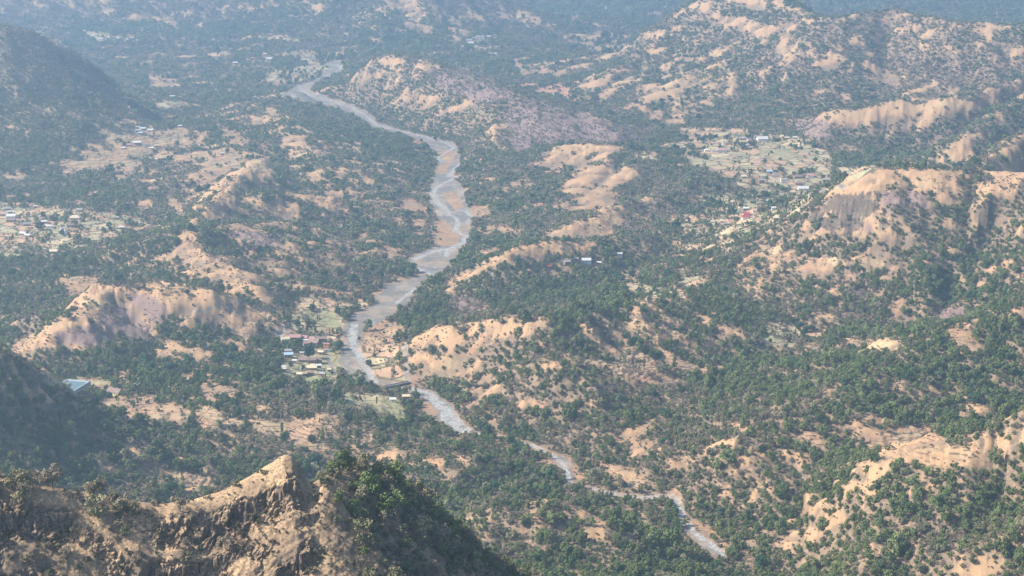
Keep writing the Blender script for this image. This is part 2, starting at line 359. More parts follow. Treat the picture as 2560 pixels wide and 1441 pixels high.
# ---------------------------------------------------------------- land cover survey
# each line: kind, share of tree cover, outline.  b bare grass, f fields, t terraces, g green field, r red earth, u scorched scrub, k rock
S = 860 / 2560.0
TILES = {
(0, 0.001): """b .97 0,160 200,200 420,320 640,480 800,600 820,900 600,1060 400,1180 0,1280
b .92 420,420 900,560 1000,700 820,760 700,560
b .62 1500,800 2000,740 2700,1050 2900,1400 2700,1900 1900,1900 1350,1500 1300,1300 1700,1150
b .72 2700,1100 3200,1200 3150,1900 2700,1950 2800,1500
b .6 600,1000 1500,950 1700,1150 1500,1300 600,1300
b .7 500,350 2200,250 2500,500 1900,750 1100,600
b .6 1500,1700 2700,1750 2700,2300 1700,2100""",
(0, 0.002): """b .96 0,2640 200,2700 480,2870 900,3060 1030,3500 900,3600 0,3560
b .97 3900,2040 4600,2100 4600,2380 4000,2400 3900,2200
b .96 4950,2900 5900,2600 7000,2640 7000,2900 6200,3100 5600,3500 5000,3300
b .94 6750,3500 7620,3450 7620,3900 7000,4000
b .95 2100,2900 2700,2850 4100,3500 3900,3900 2900,3500 2300,3200
b .95 5600,600 6700,500 7620,500 7620,620 6300,700 5400,900
b .95 3650,4000 4800,4000 5400,4288 3650,4288""",
(0, 0): """b .3 340,290 420,300 530,320 560,350 500,370 430,340
b .15 870,150 1000,100 1200,90 1400,80 1400,130 1300,170 1200,190 1100,140 950,160
b .1 740,40 820,60 800,120 760,100
b .45 480,0 700,0 650,60 560,90 500,60
b .1 1580,30 1680,60 1660,110 1600,80
b .3 1750,40 1850,60 2000,50 2010,90 1960,120 1900,90 1780,100
b .3 2300,40 2440,20 2460,70 2370,75
b .5 2480,80 2560,90 2560,250 2500,220 2460,150
b .6 180,80 230,0 270,0 200,90
f .4 1880,260 2240,290 2200,310 1950,300
f .4 1540,400 1700,380 1720,410 1580,430
f .5 620,230 1050,280 1000,320 700,300
b .3 920,490 1060,500 1060,545 940,520
b .2 1100,570 1300,580 1350,650 1200,660 1100,620
f .5 2100,380 2560,390 2560,520 2400,540 2150,640 1950,600 2000,520 2300,480
f .35 1150,770 1380,740 1390,790 1260,810 1160,810
b .1 1970,780 2050,800 2060,850 1990,850
b .3 1870,860 1960,880 1990,930 1880,920
b .25 1980,920 2230,920 2260,960 2100,960
b .4 880,890 1050,860 1030,920 900,930
b .5 1650,840 1720,850 1700,880
t .12 710,980 850,970 1150,1010 1250,960 1390,960 1400,1060 1240,1080 960,1060 880,1080 780,1060
b .2 1420,970 1560,970 1560,1010 1430,1010
b .2 1640,975 1830,990 1820,1030 1650,1010
t .22 700,1130 900,1110 1480,1130 1680,1100 1920,1150 2020,1180 2060,1240 1980,1290 1740,1270 1640,1320 1500,1220 1300,1180 1050,1180 960,1290 700,1250 560,1290 460,1320 440,1210 530,1160
b .15 2030,960 2120,970 2260,1040 2310,1110 2220,1100 2030,1030
b .25 1330,1330 1500,1260 1600,1250 1800,1280 1780,1400 1720,1429 1330,1429
t .4 0,1300 80,1280 200,1240 210,1320 80,1340
b .3 850,1290 940,1290 920,1350 860,1330
b .2 730,1320 800,1330 790,1370
b .4 1000,1310 1180,1340 1100,1400
b .45 2100,1200 2250,1260 2400,1330 2300,1330""",
(850, 0): """b .15 320,0 560,0 620,130 560,160 420,110 360,40
b .1 620,0 720,10 790,80 820,120 900,160 880,190 760,170 700,100
b .35 900,10 1000,60 1180,130 1250,180 1100,190 960,140
b .25 1180,60 1400,80 1500,140 1500,180 1300,180 1200,130
b .15 400,200 500,170 680,190 740,230 700,260 560,240 430,230
b .1 800,200 860,200 860,240 810,230
b .2 890,210 990,220 990,260 900,260
b .3 100,250 170,290 120,290
b .3 210,265 330,300 260,320
b .35 0,330 100,330 200,375 100,380 0,370
b .5 1560,100 1750,80 1800,130 1640,180
f .3 1560,0 1750,10 1980,35 1970,45 1700,20
f .3 2200,80 2440,85 2440,115 2260,120
f .35 660,390 950,360 1180,330 1180,350 900,385 660,420
b .2 1870,180 2020,190 1990,220 1870,215
b .33 1610,270 1850,230 2100,240 2160,290 2150,350 2080,400 1950,470 1860,450 1900,390 1740,340
b .1 1860,400 1970,330 2020,340 1930,380
b .4 2130,270 2380,235 2410,260 2250,300
b .2 2290,380 2400,335 2420,345 2310,395
t .5 1240,430 1440,410 1440,430 1330,480 1600,455 1600,470 1390,520 1700,530 1690,550 1370,570 1350,560
r .04 1340,610 1560,640 1720,620 1700,680 1640,720 1560,700 1340,660
r .35 1560,700 1700,690 1900,720 1860,750 1780,770 1640,720
b .35 1750,640 1850,570 2000,510 2200,490 2260,590 2100,640 1980,740 1830,700
b .28 2080,820 2220,720 2180,640 2330,610 2560,640 2560,920 2330,910 2260,840 2200,790
b .3 2360,470 2560,450 2560,540 2400,580
b .35 270,430 450,430 480,480 380,490 280,450
b .1 880,510 970,510 970,530 890,525
b .45 590,440 820,470 830,495 620,480
u .97 620,520 900,500 1120,560 1250,650 1300,760 1000,760 760,660
u .97 1200,850 1400,740 1700,780 1900,860 2100,940 2350,960 2340,1020 2250,1070 1800,1060 1500,1080 1300,1150 1250,980
u .85 1700,860 1950,890 2100,950 2350,970 2330,1020 2200,1060 1900,1030 1740,960
b .5 0,540 300,560 260,620 100,600 0,580
b .1 40,680 220,655 60,690
b .4 330,760 530,680 600,700 780,720 700,800 620,830 520,800
b .25 720,850 860,790 1000,770 880,830 700,870
b .5 1650,770 1840,820 2000,880 2080,920 1960,900 1780,840
b .03 1580,1080 1640,1065 2000,1080 2110,1100 2060,1130 1900,1140 1750,1230 1640,1280 1510,1280 1470,1240 1560,1150 1680,1110
b .05 1700,1270 1880,1160 1990,1130 2000,1150 1850,1230 1720,1290
b .08 1600,1429 1660,1350 1790,1270 1950,1220 2060,1200 2200,1260 2230,1310 2080,1370 1930,1429
b .3 1260,1360 1380,1300 1450,1310 1300,1400
b .1 510,1020 610,1020 660,1110 620,1140 570,1060
b .2 520,930 640,950 700,970 540,950
b .1 240,1190 330,1200 370,1220 270,1215
b .1 110,1290 180,1300 280,1360 200,1370
b .1 330,1310 460,1310 420,1340
b .1 260,1410 340,1429 260,1429
b .1 110,1060 180,1060 150,1080
b .1 900,1160 950,1160 930,1200
b .2 1000,1190 1150,1160 1040,1200
b .3 2400,1010 2480,1000 2420,1030
f .25 2180,1130 2380,1140 2360,1190 2200,1180
f .3 2350,1070 2560,1060 2560,1100 2380,1100
b .2 2470,1200 2560,1220 2540,1260""",
(1700, 0): """f .62 0,950 480,950 1000,1040 1130,1180 1150,1330 900,1400 450,1380 300,1280 0,1200
b .15 80,30 200,10 260,80 370,120 450,120 600,170 700,200 800,160 880,180 830,230 720,230 640,290 560,250 420,230 330,180 200,110
b .15 430,0 560,0 640,10 640,60 560,90 470,40
b .2 690,0 760,0 760,60 700,40
b .3 750,60 820,100 780,110
b .15 700,240 800,240 830,290 800,390 700,410 690,360 760,290
b .3 820,330 880,310 880,360 830,390
b .1 930,340 980,320 960,370
b .4 1140,240 1180,170 1260,200 1180,260
b .35 1250,110 1450,110 1460,140 1350,160
b .1 1500,130 1570,120 1580,180 1530,190
b .4 1430,270 1540,230 1500,280 1440,300
b .1 1680,140 1710,170 1680,170
b .45 1720,180 1850,190 1820,290 1740,250
b .4 1850,220 1980,230 1900,300 1820,260
b .3 1770,320 1870,340 1880,380 1790,370
b .15 2250,230 2280,180 2440,185 2460,215 2300,240 2350,280 2260,260
b .35 2390,320 2560,340 2560,400 2440,430
b .3 950,510 1050,440 1130,430 1200,490 1300,460 1290,490 1180,540 1100,530 1000,500
b .1 1370,380 1450,370 1450,480 1540,530 1640,600 1650,640 1540,620 1430,600 1340,560 1320,510 1400,450
b .2 1670,670 1800,640 1870,590 1930,610 1800,690 1670,700
b .25 0,450 140,410 170,440 0,490
b .4 190,380 350,370 320,420 220,430
b .3 0,540 280,480 330,480 350,470 200,530 0,570
b .1 150,660 240,590 380,540 420,610 300,640
b .3 0,580 200,580 180,640 60,650 0,680
b .35 0,700 120,690 140,720 300,690 330,700 220,800 60,870 0,800
b .42 970,860 1150,800 1450,790 1600,750 1900,720 2200,740 2280,660 2390,650 2380,680 2230,800 2000,860 1850,880 1700,950 1620,1040 1500,1000 1400,1010 1250,1020 1130,940 1000,880
b .1 1220,840 1450,790 1600,760 1560,860 1380,900 1250,880
b .1 2450,610 2560,580 2560,620
u .6 860,900 1050,880 1120,960 1100,1040 900,1010
b .3 1750,1130 1850,1040 1980,980 1990,1010 1860,1100 1700,1180 1600,1220
b .3 1910,1160 2000,1060 2200,990 2320,960 2200,1080 2120,1180 2000,1240 1900,1220
b .4 2330,860 2400,840 2420,900 2340,1000
b .05 2250,1190 2370,1120 2440,1060 2560,980 2560,1160 2440,1160 2300,1210
b .12 2200,1250 2360,1210 2560,1180 2560,1300 2500,1380 2350,1340 2250,1270
b .22 1210,1429 1210,1380 1330,1310 1480,1250 1700,1245 2100,1265 2150,1340 2100,1429
f .3 150,970 480,960 480,1000 320,1010 200,1020 0,1000 0,960
f .25 200,1100 400,1080 560,1120 800,1060 1000,1060 1010,1140 1080,1260 1000,1280 700,1230 540,1270 400,1240 200,1240
g .08 600,1110 800,1100 860,1130 850,1190 740,1200 600,1170
b .2 1150,1080 1280,1080 1270,1120 1160,1110
f .12 1160,1240 1260,1240 1460,1220 1450,1290 1360,1340 1240,1330
f .1 470,1385 600,1390 900,1420 1200,1380 1210,1400 900,1429 640,1429
b .4 500,1300 650,1330 640,1360 500,1350
b .4 480,960 620,960 630,990 500,990""",
(0, 480): """f .8 0,60 250,80 1100,200 1100,280 820,340 500,440 0,430
f .2 110,130 240,110 240,160 110,160
f .2 320,140 390,140 390,180 330,190
f .12 590,220 850,210 1030,200 1030,230 920,240 850,280 720,290 600,260
f .3 160,240 320,230 300,260
b .1 510,200 570,190 590,220 520,230
f .04 280,400 460,290 500,330 580,290 560,350 430,420 340,440 220,390
f .2 600,300 750,290 850,300 780,330 740,370 620,350
f .4 1050,240 1330,230 1280,270 1130,260
f .3 0,440 80,430 150,480 0,480
b .3 150,80 260,100 250,115 170,110
b .15 1030,60 1120,40 1140,110 1060,140 1020,100
b .15 820,50 890,60 880,100
b .4 460,60 560,40 700,90 690,110
b .3 1250,30 1330,60 1390,160 1330,200 1260,90
b .1 1490,200 1570,120 1640,60 1780,40 1760,90 1700,130 1690,200 1600,220
b .3 1370,0 1700,0 1760,50 1600,60 1400,40
b .25 1910,90 2000,50 2150,60 2330,160 2300,200 2080,220 1930,200
b .25 2290,0 2560,0 2560,120 2380,130
b .18 1350,290 1430,300 1560,470 1720,540 1900,610 1960,640 1990,760 2080,860 1960,810 1760,760 1650,720 1780,650 1660,690 1560,690 1480,590 1380,650 1280,640 1290,560 1220,500 1280,440
b .07 1790,420 1960,470 2140,530 2240,600 2100,620 1960,570 1790,510
u .5 1690,280 1850,270 2100,330 2250,440 2100,440 1860,420 1750,340
b .15 2110,370 2260,400 2200,450 2120,420
b .5 2250,420 2560,520 2540,560 2330,480
b .2 1080,560 1140,590 1190,610 1130,620
t .3 390,640 530,610 640,620 720,640 740,700 600,720 560,760 470,700 400,680
b .16 470,710 560,690 820,690 1050,720 1200,760 1400,730 1550,720 1750,760 1700,810 1550,840 1400,910 1260,930 1210,820 1130,870 1150,1000 1010,960 900,830 850,830 760,830 720,930 900,970 1040,1030 1060,1090 900,1110 760,1160 520,1170 300,1160 200,1210 70,1200 25,1160 120,1090 250,1050 440,970 620,910 560,880 520,860 520,780
u .45 740,880 900,830 1010,940 1150,1020 1100,1100 900,1060 760,960
u .2 400,1040 700,980 900,1060 860,1130 600,1150 420,1120
u .45 930,740 1100,770 1220,860 1190,1000 1080,940 960,830
b .1 950,665 1380,670 1400,700 1200,720 1050,690
t .3 1430,910 1700,810 1780,860 2080,870 2000,950 1850,990 1700,980 1540,970 1400,1010 1330,960
t .1 1600,1000 1800,960 1960,1050 1900,1080 1700,1060
b .2 2070,730 2180,800 2120,810
b .03 1010,1200 1180,1180 1180,1130 1260,1100 1380,1150 1530,1150 1560,1190 1700,1230 1620,1270 1500,1290 1350,1270 1200,1230
b .2 1420,1100 1620,1070 1760,1110 1850,1150 1820,1210 1760,1170 1640,1140 1560,1130
b .3 1500,1240 1690,1230 1760,1250 1830,1290 1700,1310 1520,1290
g .2 380,1400 600,1380 700,1370 830,1400 830,1429 400,1429
b .05 600,1385 720,1375 780,1400 640,1420
b .2 890,1360 980,1350 950,1400
b .2 1360,1350 1520,1360 1620,1400 1620,1429 1400,1429
f .2 2050,960 2200,900 2240,860 2330,870 2400,820 2560,750 2560,1040 2320,1040 2040,1060
g .1 2310,870 2520,880 2540,1030 2320,1030
f .3 2200,810 2350,780 2450,790 2400,850 2200,860
f .1 2050,1060 2560,1060 2560,1100 2400,1130 2120,1110
g .12 2130,1200 2560,1150 2500,1429 2200,1400 2100,1340""",
(850, 480): """b .3 430,60 520,40 640,100 640,160 500,130 440,100
b .25 520,220 640,200 660,250 560,300 500,260
b .2 290,400 400,400 430,470 340,510 290,450
b .2 480,320 540,320 540,350
b .1 220,240 290,250 270,260
b .2 240,740 330,680 390,700 350,760 260,800
b .2 380,620 540,570 640,600 560,660 400,690
f .1 0,840 150,770 200,830 160,870 60,860 0,900
b .15 900,100 1100,100 1110,190 1000,180 920,150
b .2 1000,250 1120,240 1120,310 1000,290
b .3 1160,260 1350,270 1350,330 1240,330
b .12 960,420 1150,400 1180,430 1100,470 970,450
b .2 1060,340 1150,340 1140,400
b .05 780,680 900,590 1050,520 1230,440 1340,390 1700,370 1900,360 1900,400 1780,460 1530,440 1520,510 1400,520 1330,500 1260,510 1130,550 1050,600 930,640 840,720
b .05 1490,310 1600,270 1850,200 2110,110 2170,110 2110,240 2000,320 1740,330 1560,350
b .1 1600,100 1760,30 1850,0 2060,0 2060,100 1980,130 1700,140
b .3 1420,70 1500,60 1530,100 1440,110
b .3 2240,180 2300,180 2290,210
b .4 2140,40 2300,30 2280,80 2180,90
t .2 1400,550 1560,540 1650,580 1700,620 1560,600 1440,620 1390,590
t .4 1960,560 2130,540 2230,590 2200,690 2050,680 1960,610
f .3 2110,700 2200,660 2350,690 2560,700 2560,800 2400,740 2300,860 2200,830 2130,770
b .3 2480,560 2560,550 2560,660
b .35 2100,870 2250,900 2350,860 2330,960 2200,930
b .35 780,700 860,740 820,830
f .2 620,700 740,700 680,740
b .05 170,1080 290,960 440,950 490,1060 380,1110 280,1130 180,1130
b .22 530,1090 700,990 820,980 900,1050 880,1130 800,1170 720,1120 640,1180 700,1250 860,1220 980,1110 1100,1050 1060,990 1140,950 1270,960 1300,1000 1450,930 1580,930 1540,990 1420,1040 1320,1080 1250,1130 1180,1100 1050,1150 1020,1230 1100,1230 1040,1330 950,1429 800,1429 900,1370 700,1340 600,1429 540,1429 520,1200
b .25 990,1429 1120,1310 1250,1240 1300,1260 1150,1400 1100,1429
f .1 140,1140 300,1140 490,1110 500,1200 430,1240 480,1300 490,1420 350,1400 220,1380 140,1250
b .35 1880,900 2000,910 2000,1040 1900,1010
b .3 2100,980 2180,1020 2120,1060
t .62 1900,1000 2560,900 2560,1429 2200,1429 1700,1260 1900,1150 2000,1080
b .25 1930,1150 2150,1170 2100,1210
b .35 1700,1270 1850,1270 1900,1320 1760,1340
u .75 780,760 1000,800 1100,900 900,960 760,880""",
(1700, 480): """f .75 100,0 1000,0 900,150 600,280 400,400 200,440 0,500 0,300
g .2 450,60 560,50 560,120 480,100
f .35 0,400 150,400 380,380 400,440 150,440
f .2 240,340 400,330 400,360 260,360
f .3 30,560 220,570 150,680 0,740 0,620
f .4 640,180 830,200 700,230
f .5 560,100 700,90 1000,20 980,60
u .33 960,240 1000,170 1400,210 1480,150 1480,0 2080,20 2060,60 1900,100 1760,140 1600,120 1560,200 1600,300 1350,290 1150,360
b .35 1780,20 2080,20 2060,60 1900,100 1960,180 2050,160 2000,220 1880,180
k .25 910,220 1000,130 1060,90 1150,0 1450,0 1480,150 1400,200 1230,180 1100,150
k .3 1000,170 1200,170 1400,210 1350,290 1150,360 1000,250 920,210
b .38 300,640 450,490 650,350 840,240 960,240 1000,300 870,410 1100,440 1180,490 1140,560 1200,600 1440,640 1480,700 1650,780 1700,900 1800,950 1780,970 1600,950 1500,880 1430,850 1330,810 1140,800 1080,720 960,680 820,740 740,700 600,660 560,780 480,700
b .3 1480,0 1540,150 1600,300 1650,480 1720,600 1700,700 1600,640 1440,640 1180,600 1120,560 1250,500 1350,420 1450,350 1400,220 1470,160
k .3 1150,540 1250,540 1400,570 1400,600 1200,590
k .3 1200,700 1300,650 1420,650 1380,760 1240,790
b .15 1840,210 1950,190 2170,230 2060,260 1940,280
b .3 2300,170 2560,230 2560,320 2400,280
u .2 1880,880 2100,840 2130,900 2000,970 1900,940
f .12 600,970 800,960 900,960 1090,1010 1100,1060 980,1100 800,1070 640,1040
g .1 560,1090 700,1070 900,1110 860,1150 700,1140
b .3 40,930 200,900 220,960 150,980 50,960
t .5 1180,1060 1400,1080 1620,1110 1600,1180 1400,1180 1250,1100
t .6 0,980 500,1000 380,1180 360,1300 100,1380 0,1330
b .55 600,1200 1000,1170 1020,1240 640,1270
b .13 2010,1030 2120,940 2200,1040 2330,1100 2300,1190 2180,1180 2030,1110
b .25 2360,920 2500,850 2560,880 2560,980 2380,960
b .4 2450,1190 2560,1200 2560,1250""",
(0, 960): """t .12 700,130 830,90 1140,70 1180,140 1260,240 1190,290 1050,290 1100,200 1000,230 950,330 870,250 800,200
t .05 1150,110 1400,150 1420,270 1270,280 1200,170
t .1 1450,130 1640,200 1640,320 1500,320 1450,260
t .08 1640,240 1800,250 1820,310 1680,350
b .25 1500,0 1700,0 1690,90 1600,130 1480,100
t .2 1850,310 1950,260 2200,250 2500,300 2460,370 2300,340 2450,450 2400,500 2200,460 2080,400
b .1 900,430 1080,410 1150,470 1040,500 950,520
t .06 1020,620 1160,590 1170,640 1290,640 1260,760 1170,710 1100,670
t .08 1280,670 1360,610 1490,640 1580,660 1570,740 1440,800 1320,780 1250,800
b .4 1590,450 1760,440 1740,520
b .5 920,270 1000,300 1040,390 940,410""",
(850, 960): """g .12 0,30 300,60 440,100 500,200 500,310 350,260 180,180 0,160
b .1 600,90 680,150 760,290 640,230
b .08 1010,280 1150,240 1180,340 1060,320
b .2 1060,340 1180,350 1400,410 1300,400 1100,370
b .13 920,20 1250,0 1240,40 1100,110 950,90
b .25 1300,120 1480,90 1500,170 1330,180
b .2 860,160 1000,130 900,200
b .3 640,380 870,400 860,430 700,410
b .35 790,470 950,510 1000,640 1100,660 960,630 880,570
b .3 1000,430 1120,470 1110,490
b .3 1190,440 1260,460 1220,480
b .2 1390,430 1500,460 1480,490
b .25 1590,440 1660,470 1800,470 1830,490 1700,480
b .25 1600,400 1800,420 1780,440
b .35 1610,540 1740,550 1790,620 1830,720 1720,700 1600,620 1500,600 1500,560
t .06 1820,560 2000,600 2180,640 2300,710 2200,770 2120,740 2000,680 1960,610 1900,600
b .15 2040,790 2110,800 2060,870
b .1 2100,890 2180,930 2120,950
t .15 2190,820 2240,830 2230,920 2330,1020 2330,1080 2220,980
b .2 1550,790 1760,790 1700,810 1560,810
b .4 1300,860 1450,820 1560,860 1400,950
b .3 1680,900 1800,900 2000,950 1960,990 1780,990
b .4 2010,360 2230,290 2420,300 2330,450 2200,520 2050,450
b .3 2040,60 2230,20 2200,90
b .5 1850,100 2000,200 1880,260
b .4 2340,150 2440,300 2340,220
b .35 2470,540 2560,500 2560,650 2400,640
b .2 2470,760 2560,790 2560,900
b .3 2380,860 2470,900 2400,960
b .1 1480,1220 1550,1230 1540,1270
b .15 1660,1350 1800,1370 1790,1429 1700,1420
b .1 1980,1340 2040,1380 2040,1429
b .2 2500,1090 2560,1090 2560,1200""",
(1700, 960): """b .2 1770,0 1960,0 1980,80 1880,60 1800,30
b .3 2090,100 2200,60 2300,110 2320,170 2220,220 2130,160
b .2 1700,110 1760,150 1740,170
b .15 1250,260 1350,260 1310,320 1280,310
t .1 1400,350 1560,340 1690,280 1850,310 1960,400 1950,480 1990,450 2300,490 2280,560 2100,590 1960,580 1940,630 1800,600 1700,560 1560,530 1420,520 1400,430
t .5 1330,560 1430,530 1440,600 1560,640 1380,700 1300,660
t .4 2240,350 2330,370 2560,430 2560,480 2420,460 2280,420
t .5 880,350 980,360 1060,420 1060,480 960,490 900,420
b .3 250,420 370,420 370,470 270,470
b .4 400,340 520,290 540,320 400,380
b .3 680,450 750,450 740,490
b .3 740,560 850,510 800,590
b .5 370,560 480,530 480,620 400,610
b .5 480,650 680,670 560,770
b .1 0,780 50,850 40,900 0,860
b .1 80,990 150,1000 250,1110 320,1180 320,1220 220,1150 100,1050
b .3 130,740 200,830 130,760
b .36 850,930 1050,870 1180,920 1250,990 1240,1060 1130,1080 1040,1020 940,980 1040,1120 1100,1200 1130,1320 900,1330 800,1250 640,1140 520,1080 600,1060 800,1130 830,1020 850,960
t .5 1280,940 1600,940 1720,990 1760,1030 1700,1060 1600,1010 1450,960
b .2 1900,890 2050,920 2000,960
b .2 1640,790 1740,800 1700,840
b .2 1230,770 1280,780 1260,840
t .5 1330,1190 1560,1200 1780,1180 1780,1230 1560,1240 1400,1220
b .15 1550,1310 1800,1300 1740,1340 1600,1350
b .3 1450,1270 1530,1300 1470,1320
b .2 1900,1220 1950,1220 1940,1250
b .1 440,1290 520,1280 560,1310 500,1330
b .3 740,1360 780,1370 760,1400
b .35 2100,1370 2200,1290 2320,1290 2400,1330 2500,1350 2560,1400 2560,1429 2000,1429
b .6 1270,660 1400,740 1500,800 1300,840 1250,760
b .6 560,980 700,960 640,1040"""}
GRAVEL = ["835,150 856,160 842,180 795,205 770,226 830,248 880,264 930,288 945,310 1010,328 1060,340 1130,355 1150,380 1150,400 1125,440 1155,470 1165,510 1180,545 1170,590 1150,625 1130,650 1095,690 1050,680 1020,650 1060,630 1100,610 1095,560 1075,500 1075,460 1090,420 1085,380 1060,352 1000,335 930,318 900,295 850,276 800,262 752,250 700,237 735,219 790,199 822,172",
"1095,690 1060,700 1030,740 1000,770 960,800 920,820 905,850 895,880 920,920 935,950 985,955 1030,965 1020,975 960,970 900,955 870,940 850,910 860,880 865,840 850,820 890,790 930,760 960,720 1010,700 1050,685",
"1025,970 1080,972 1115,1005 1140,1040 1185,1075 1140,1078 1100,1045 1075,1005",
"1395,1140 1425,1150 1440,1190 1425,1215 1400,1170",
"1680,1235 1710,1260 1725,1310 1760,1350 1800,1375 1828,1392 1800,1395 1740,1370 1700,1300"]
BAR = ["1088,385 1125,372 1140,385 1138,404 1098,398", "1090,418 1115,402 1135,404 1115,430 1095,440", "1100,480 1140,478 1160,520 1135,530",
       "1075,560 1100,545 1140,565 1160,590 1130,615 1075,612", "905,880 925,930 945,955 925,950", "1080,1000 1110,1045 1090,1030"]

W2, H2 = 1280, 720
def fill(arr, pts, val, blend=1.0):
    P = np.array(pts, float) / 2.0
    x0, x1 = int(max(0, P[:, 0].min() - 1)), int(min(W2, P[:, 0].max() + 2))
    y0, y1 = int(max(0, P[:, 1].min() - 1)), int(min(H2, P[:, 1].max() + 2))
    if x1 <= x0 or y1 <= y0: return
    X, Y = np.meshgrid(np.arange(x0, x1) + .5, np.arange(y0, y1) + .5)
    ins = np.zeros(X.shape, bool)
    n = len(P)
    for a in range(n):
        ax, ay = P[a]; bx, by = P[(a + 1) % n]
        c = (ay > Y) != (by > Y)
        ins ^= c & (X < (bx - ax) * (Y - ay) / (by - ay + 1e-12) + ax)
    sub = arr[y0:y1, x0:x1]
    sub[ins] = val
def pts_of(s, ox=0, oy=0, k=1.0):
    return [(ox + float(a.split(',')[0]) * k, oy + float(a.split(',')[1]) * k) for a in s.split()]
mk = lambda v=0.0: np.full((H2, W2), v, np.float32)
mcov, mfield, mterr, mgreen, mred, mburn, mrock, mgrav, mbar = mk(0.86), mk(), mk(), mk(), mk(), mk(), mk(), mk(), mk()
for (ox, oy), txt in TILES.items():
    for ln in txt.strip().split('\n'):
        k, c, s = ln.split(' ', 2)
        P = pts_of(s, ox, oy, S)
        fill(mcov, P, float(c) * (0.5 if k in 'ftg' else 1.0))
        for m in (mfield, mterr, mgreen, mred, mburn, mrock): fill(m, P, 0.0)
        if k != 'b':
            fill({'f': mfield, 't': mterr, 'g': mgreen, 'r': mred, 'u': mburn, 'k': mrock}[k], P, 1.0)
for s in GRAVEL: fill(mgrav, pts_of(s), 1.0); fill(mcov, pts_of(s), 0.0)
for s in BAR: fill(mbar, pts_of(s), 1.0); fill(mcov, pts_of(s), 0.06)
def blur(a):
    b = a.copy()
    b[1:-1, 1:-1] = (a[1:-1, 1:-1] * 4 + a[:-2, 1:-1] * 2 + a[2:, 1:-1] * 2 + a[1:-1, :-2] * 2 + a[1:-1, 2:] * 2 + a[:-2, :-2] + a[2:, 2:] + a[:-2, 2:] + a[2:, :-2]) / 16
    return b
MAPS = [blur(m) for m in (mcov, mfield, mterr, mgreen, mred, mburn, mrock, mgrav, mbar)]
def lookup(x, y, z, warp=1.0):
    """land cover at ground points, edges roughened by noise"""
    px, py = project(x, y, z)
    k = F / np.sqrt(x * x + y * y + (H_CAM - z) ** 2)
    px = px + warp * k * (7 * fbm(x, y, 38, 3, 301) + 1.5 * fbm(x, y, 9, 2, 302))
    py = py + warp * k * 0.35 * (9 * fbm(x, y, 38, 3, 303) + 2.5 * fbm(x, y, 9, 2, 304))
    fx, fy = px / 2 - .5, py / 2 - .5
    inside = (fx > -20) & (fx < W2 + 20) & (fy > -20) & (fy < H2 + 20)
    fx = np.clip(fx, 0, W2 - 1.01); fy = np.clip(fy, 0, H2 - 1.01)
    ix, iy = fx.astype(int), fy.astype(int); tx, ty = fx - ix, fy - iy
    out = []
    for M in MAPS:
        out.append((M[iy, ix] * (1 - tx) + M[iy, ix + 1] * tx) * (1 - ty) + (M[iy + 1, ix] * (1 - tx) + M[iy + 1, ix + 1] * tx) * ty)
    gen = np.clip(0.75 + 0.9 * fbm(x, y, 300, 3, 310), 0.05, 0.95)
    out[0] = np.where(inside, out[0], gen)
    for q in range(1, 9): out[q] = np.where(inside, out[q], 0)
    front = y < 1080
    out[0] = np.where(front, 0.5, out[0])
    for q in range(1, 9): out[q] = np.where(front, 0, out[q])
    return out
COV, FIELD, TERR, GREEN, RED, BURN, ROCK, GRAV, BARM = lookup(GX, GY, GZ)
# terraces and fields are really stepped, on gentle ground only
sl0 = np.hypot(np.gradient(GZ, axis=1) / np.gradient(GX, axis=1), np.gradient(GZ, axis=0) / np.gradient(GY, axis=0))
TERR = TERR * sstep(.62, .34, sl0) * (0.55 + 0.45 * sstep(-.25, .1, fbm(GX, GY, 60, 2, 360)))
stepm = np.clip(TERR + 0.7 * FIELD + 0.5 * GREEN, 0, 1) * (GRAV < 0.1)
sth = np.where(TERR > 0.3, 2.2, 1.6)
f_ = GZ / sth; fr = f_ - np.floor(f_)
GZ = GZ + stepm * sth * (sstep(0.42, 0.58, fr) - fr)
def tree_share(cov, x, y):
    pn = np.clip(0.5 + 0.66 * fbm(x, y, 46, 3, 320) + 0.62 * fbm(x, y, 15, 3, 321, 0.65), 0, 1)
    p2 = 0.5 + 0.8 * fbm(x, y, 11, 3, 322, 0.7)
    p = np.clip((cov - pn) * 3.2 + 0.62, 0, 1) * np.clip(cov * 6, 0, 1)
    p = p * (1 - sstep(0.53, 0.68, p2) * np.clip(0.18 + 1.9 * (0.93 - cov), 0.04, 0.8))
    return np.maximum(p, cov * 0.2)
def boxblur(A, ri, rj):
    for ax, r in ((0, ri), (1, rj)):
        C_ = np.cumsum(np.concatenate([np.repeat(A.take([0], ax), r + 1, ax), A, np.repeat(A.take([-1], ax), r, ax)], ax).astype(np.float64), ax)
        n_ = A.shape[ax]
        A = (C_.take(range(2 * r + 1, 2 * r + 1 + n_), ax) - C_.take(range(0, n_), ax)) / (2 * r + 1)
    return A
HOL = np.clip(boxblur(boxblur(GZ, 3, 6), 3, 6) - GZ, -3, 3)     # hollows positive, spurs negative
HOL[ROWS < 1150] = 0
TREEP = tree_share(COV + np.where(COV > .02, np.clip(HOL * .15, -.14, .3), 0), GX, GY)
# ledges of rock on the scarps
led = np.clip(ROCK * 1.2, 0, 1); zz_ = (GZ + 4 * fbm(GX, GY, 50, 3, 333)) / 9.0; fr = zz_ - np.floor(zz_)
GZ = GZ + led * 9.0 * (sstep(0.35, 0.7, fr) - fr) * 0.8 + led * 1.2 * blocks(GX, GY, 6, 334)[0]

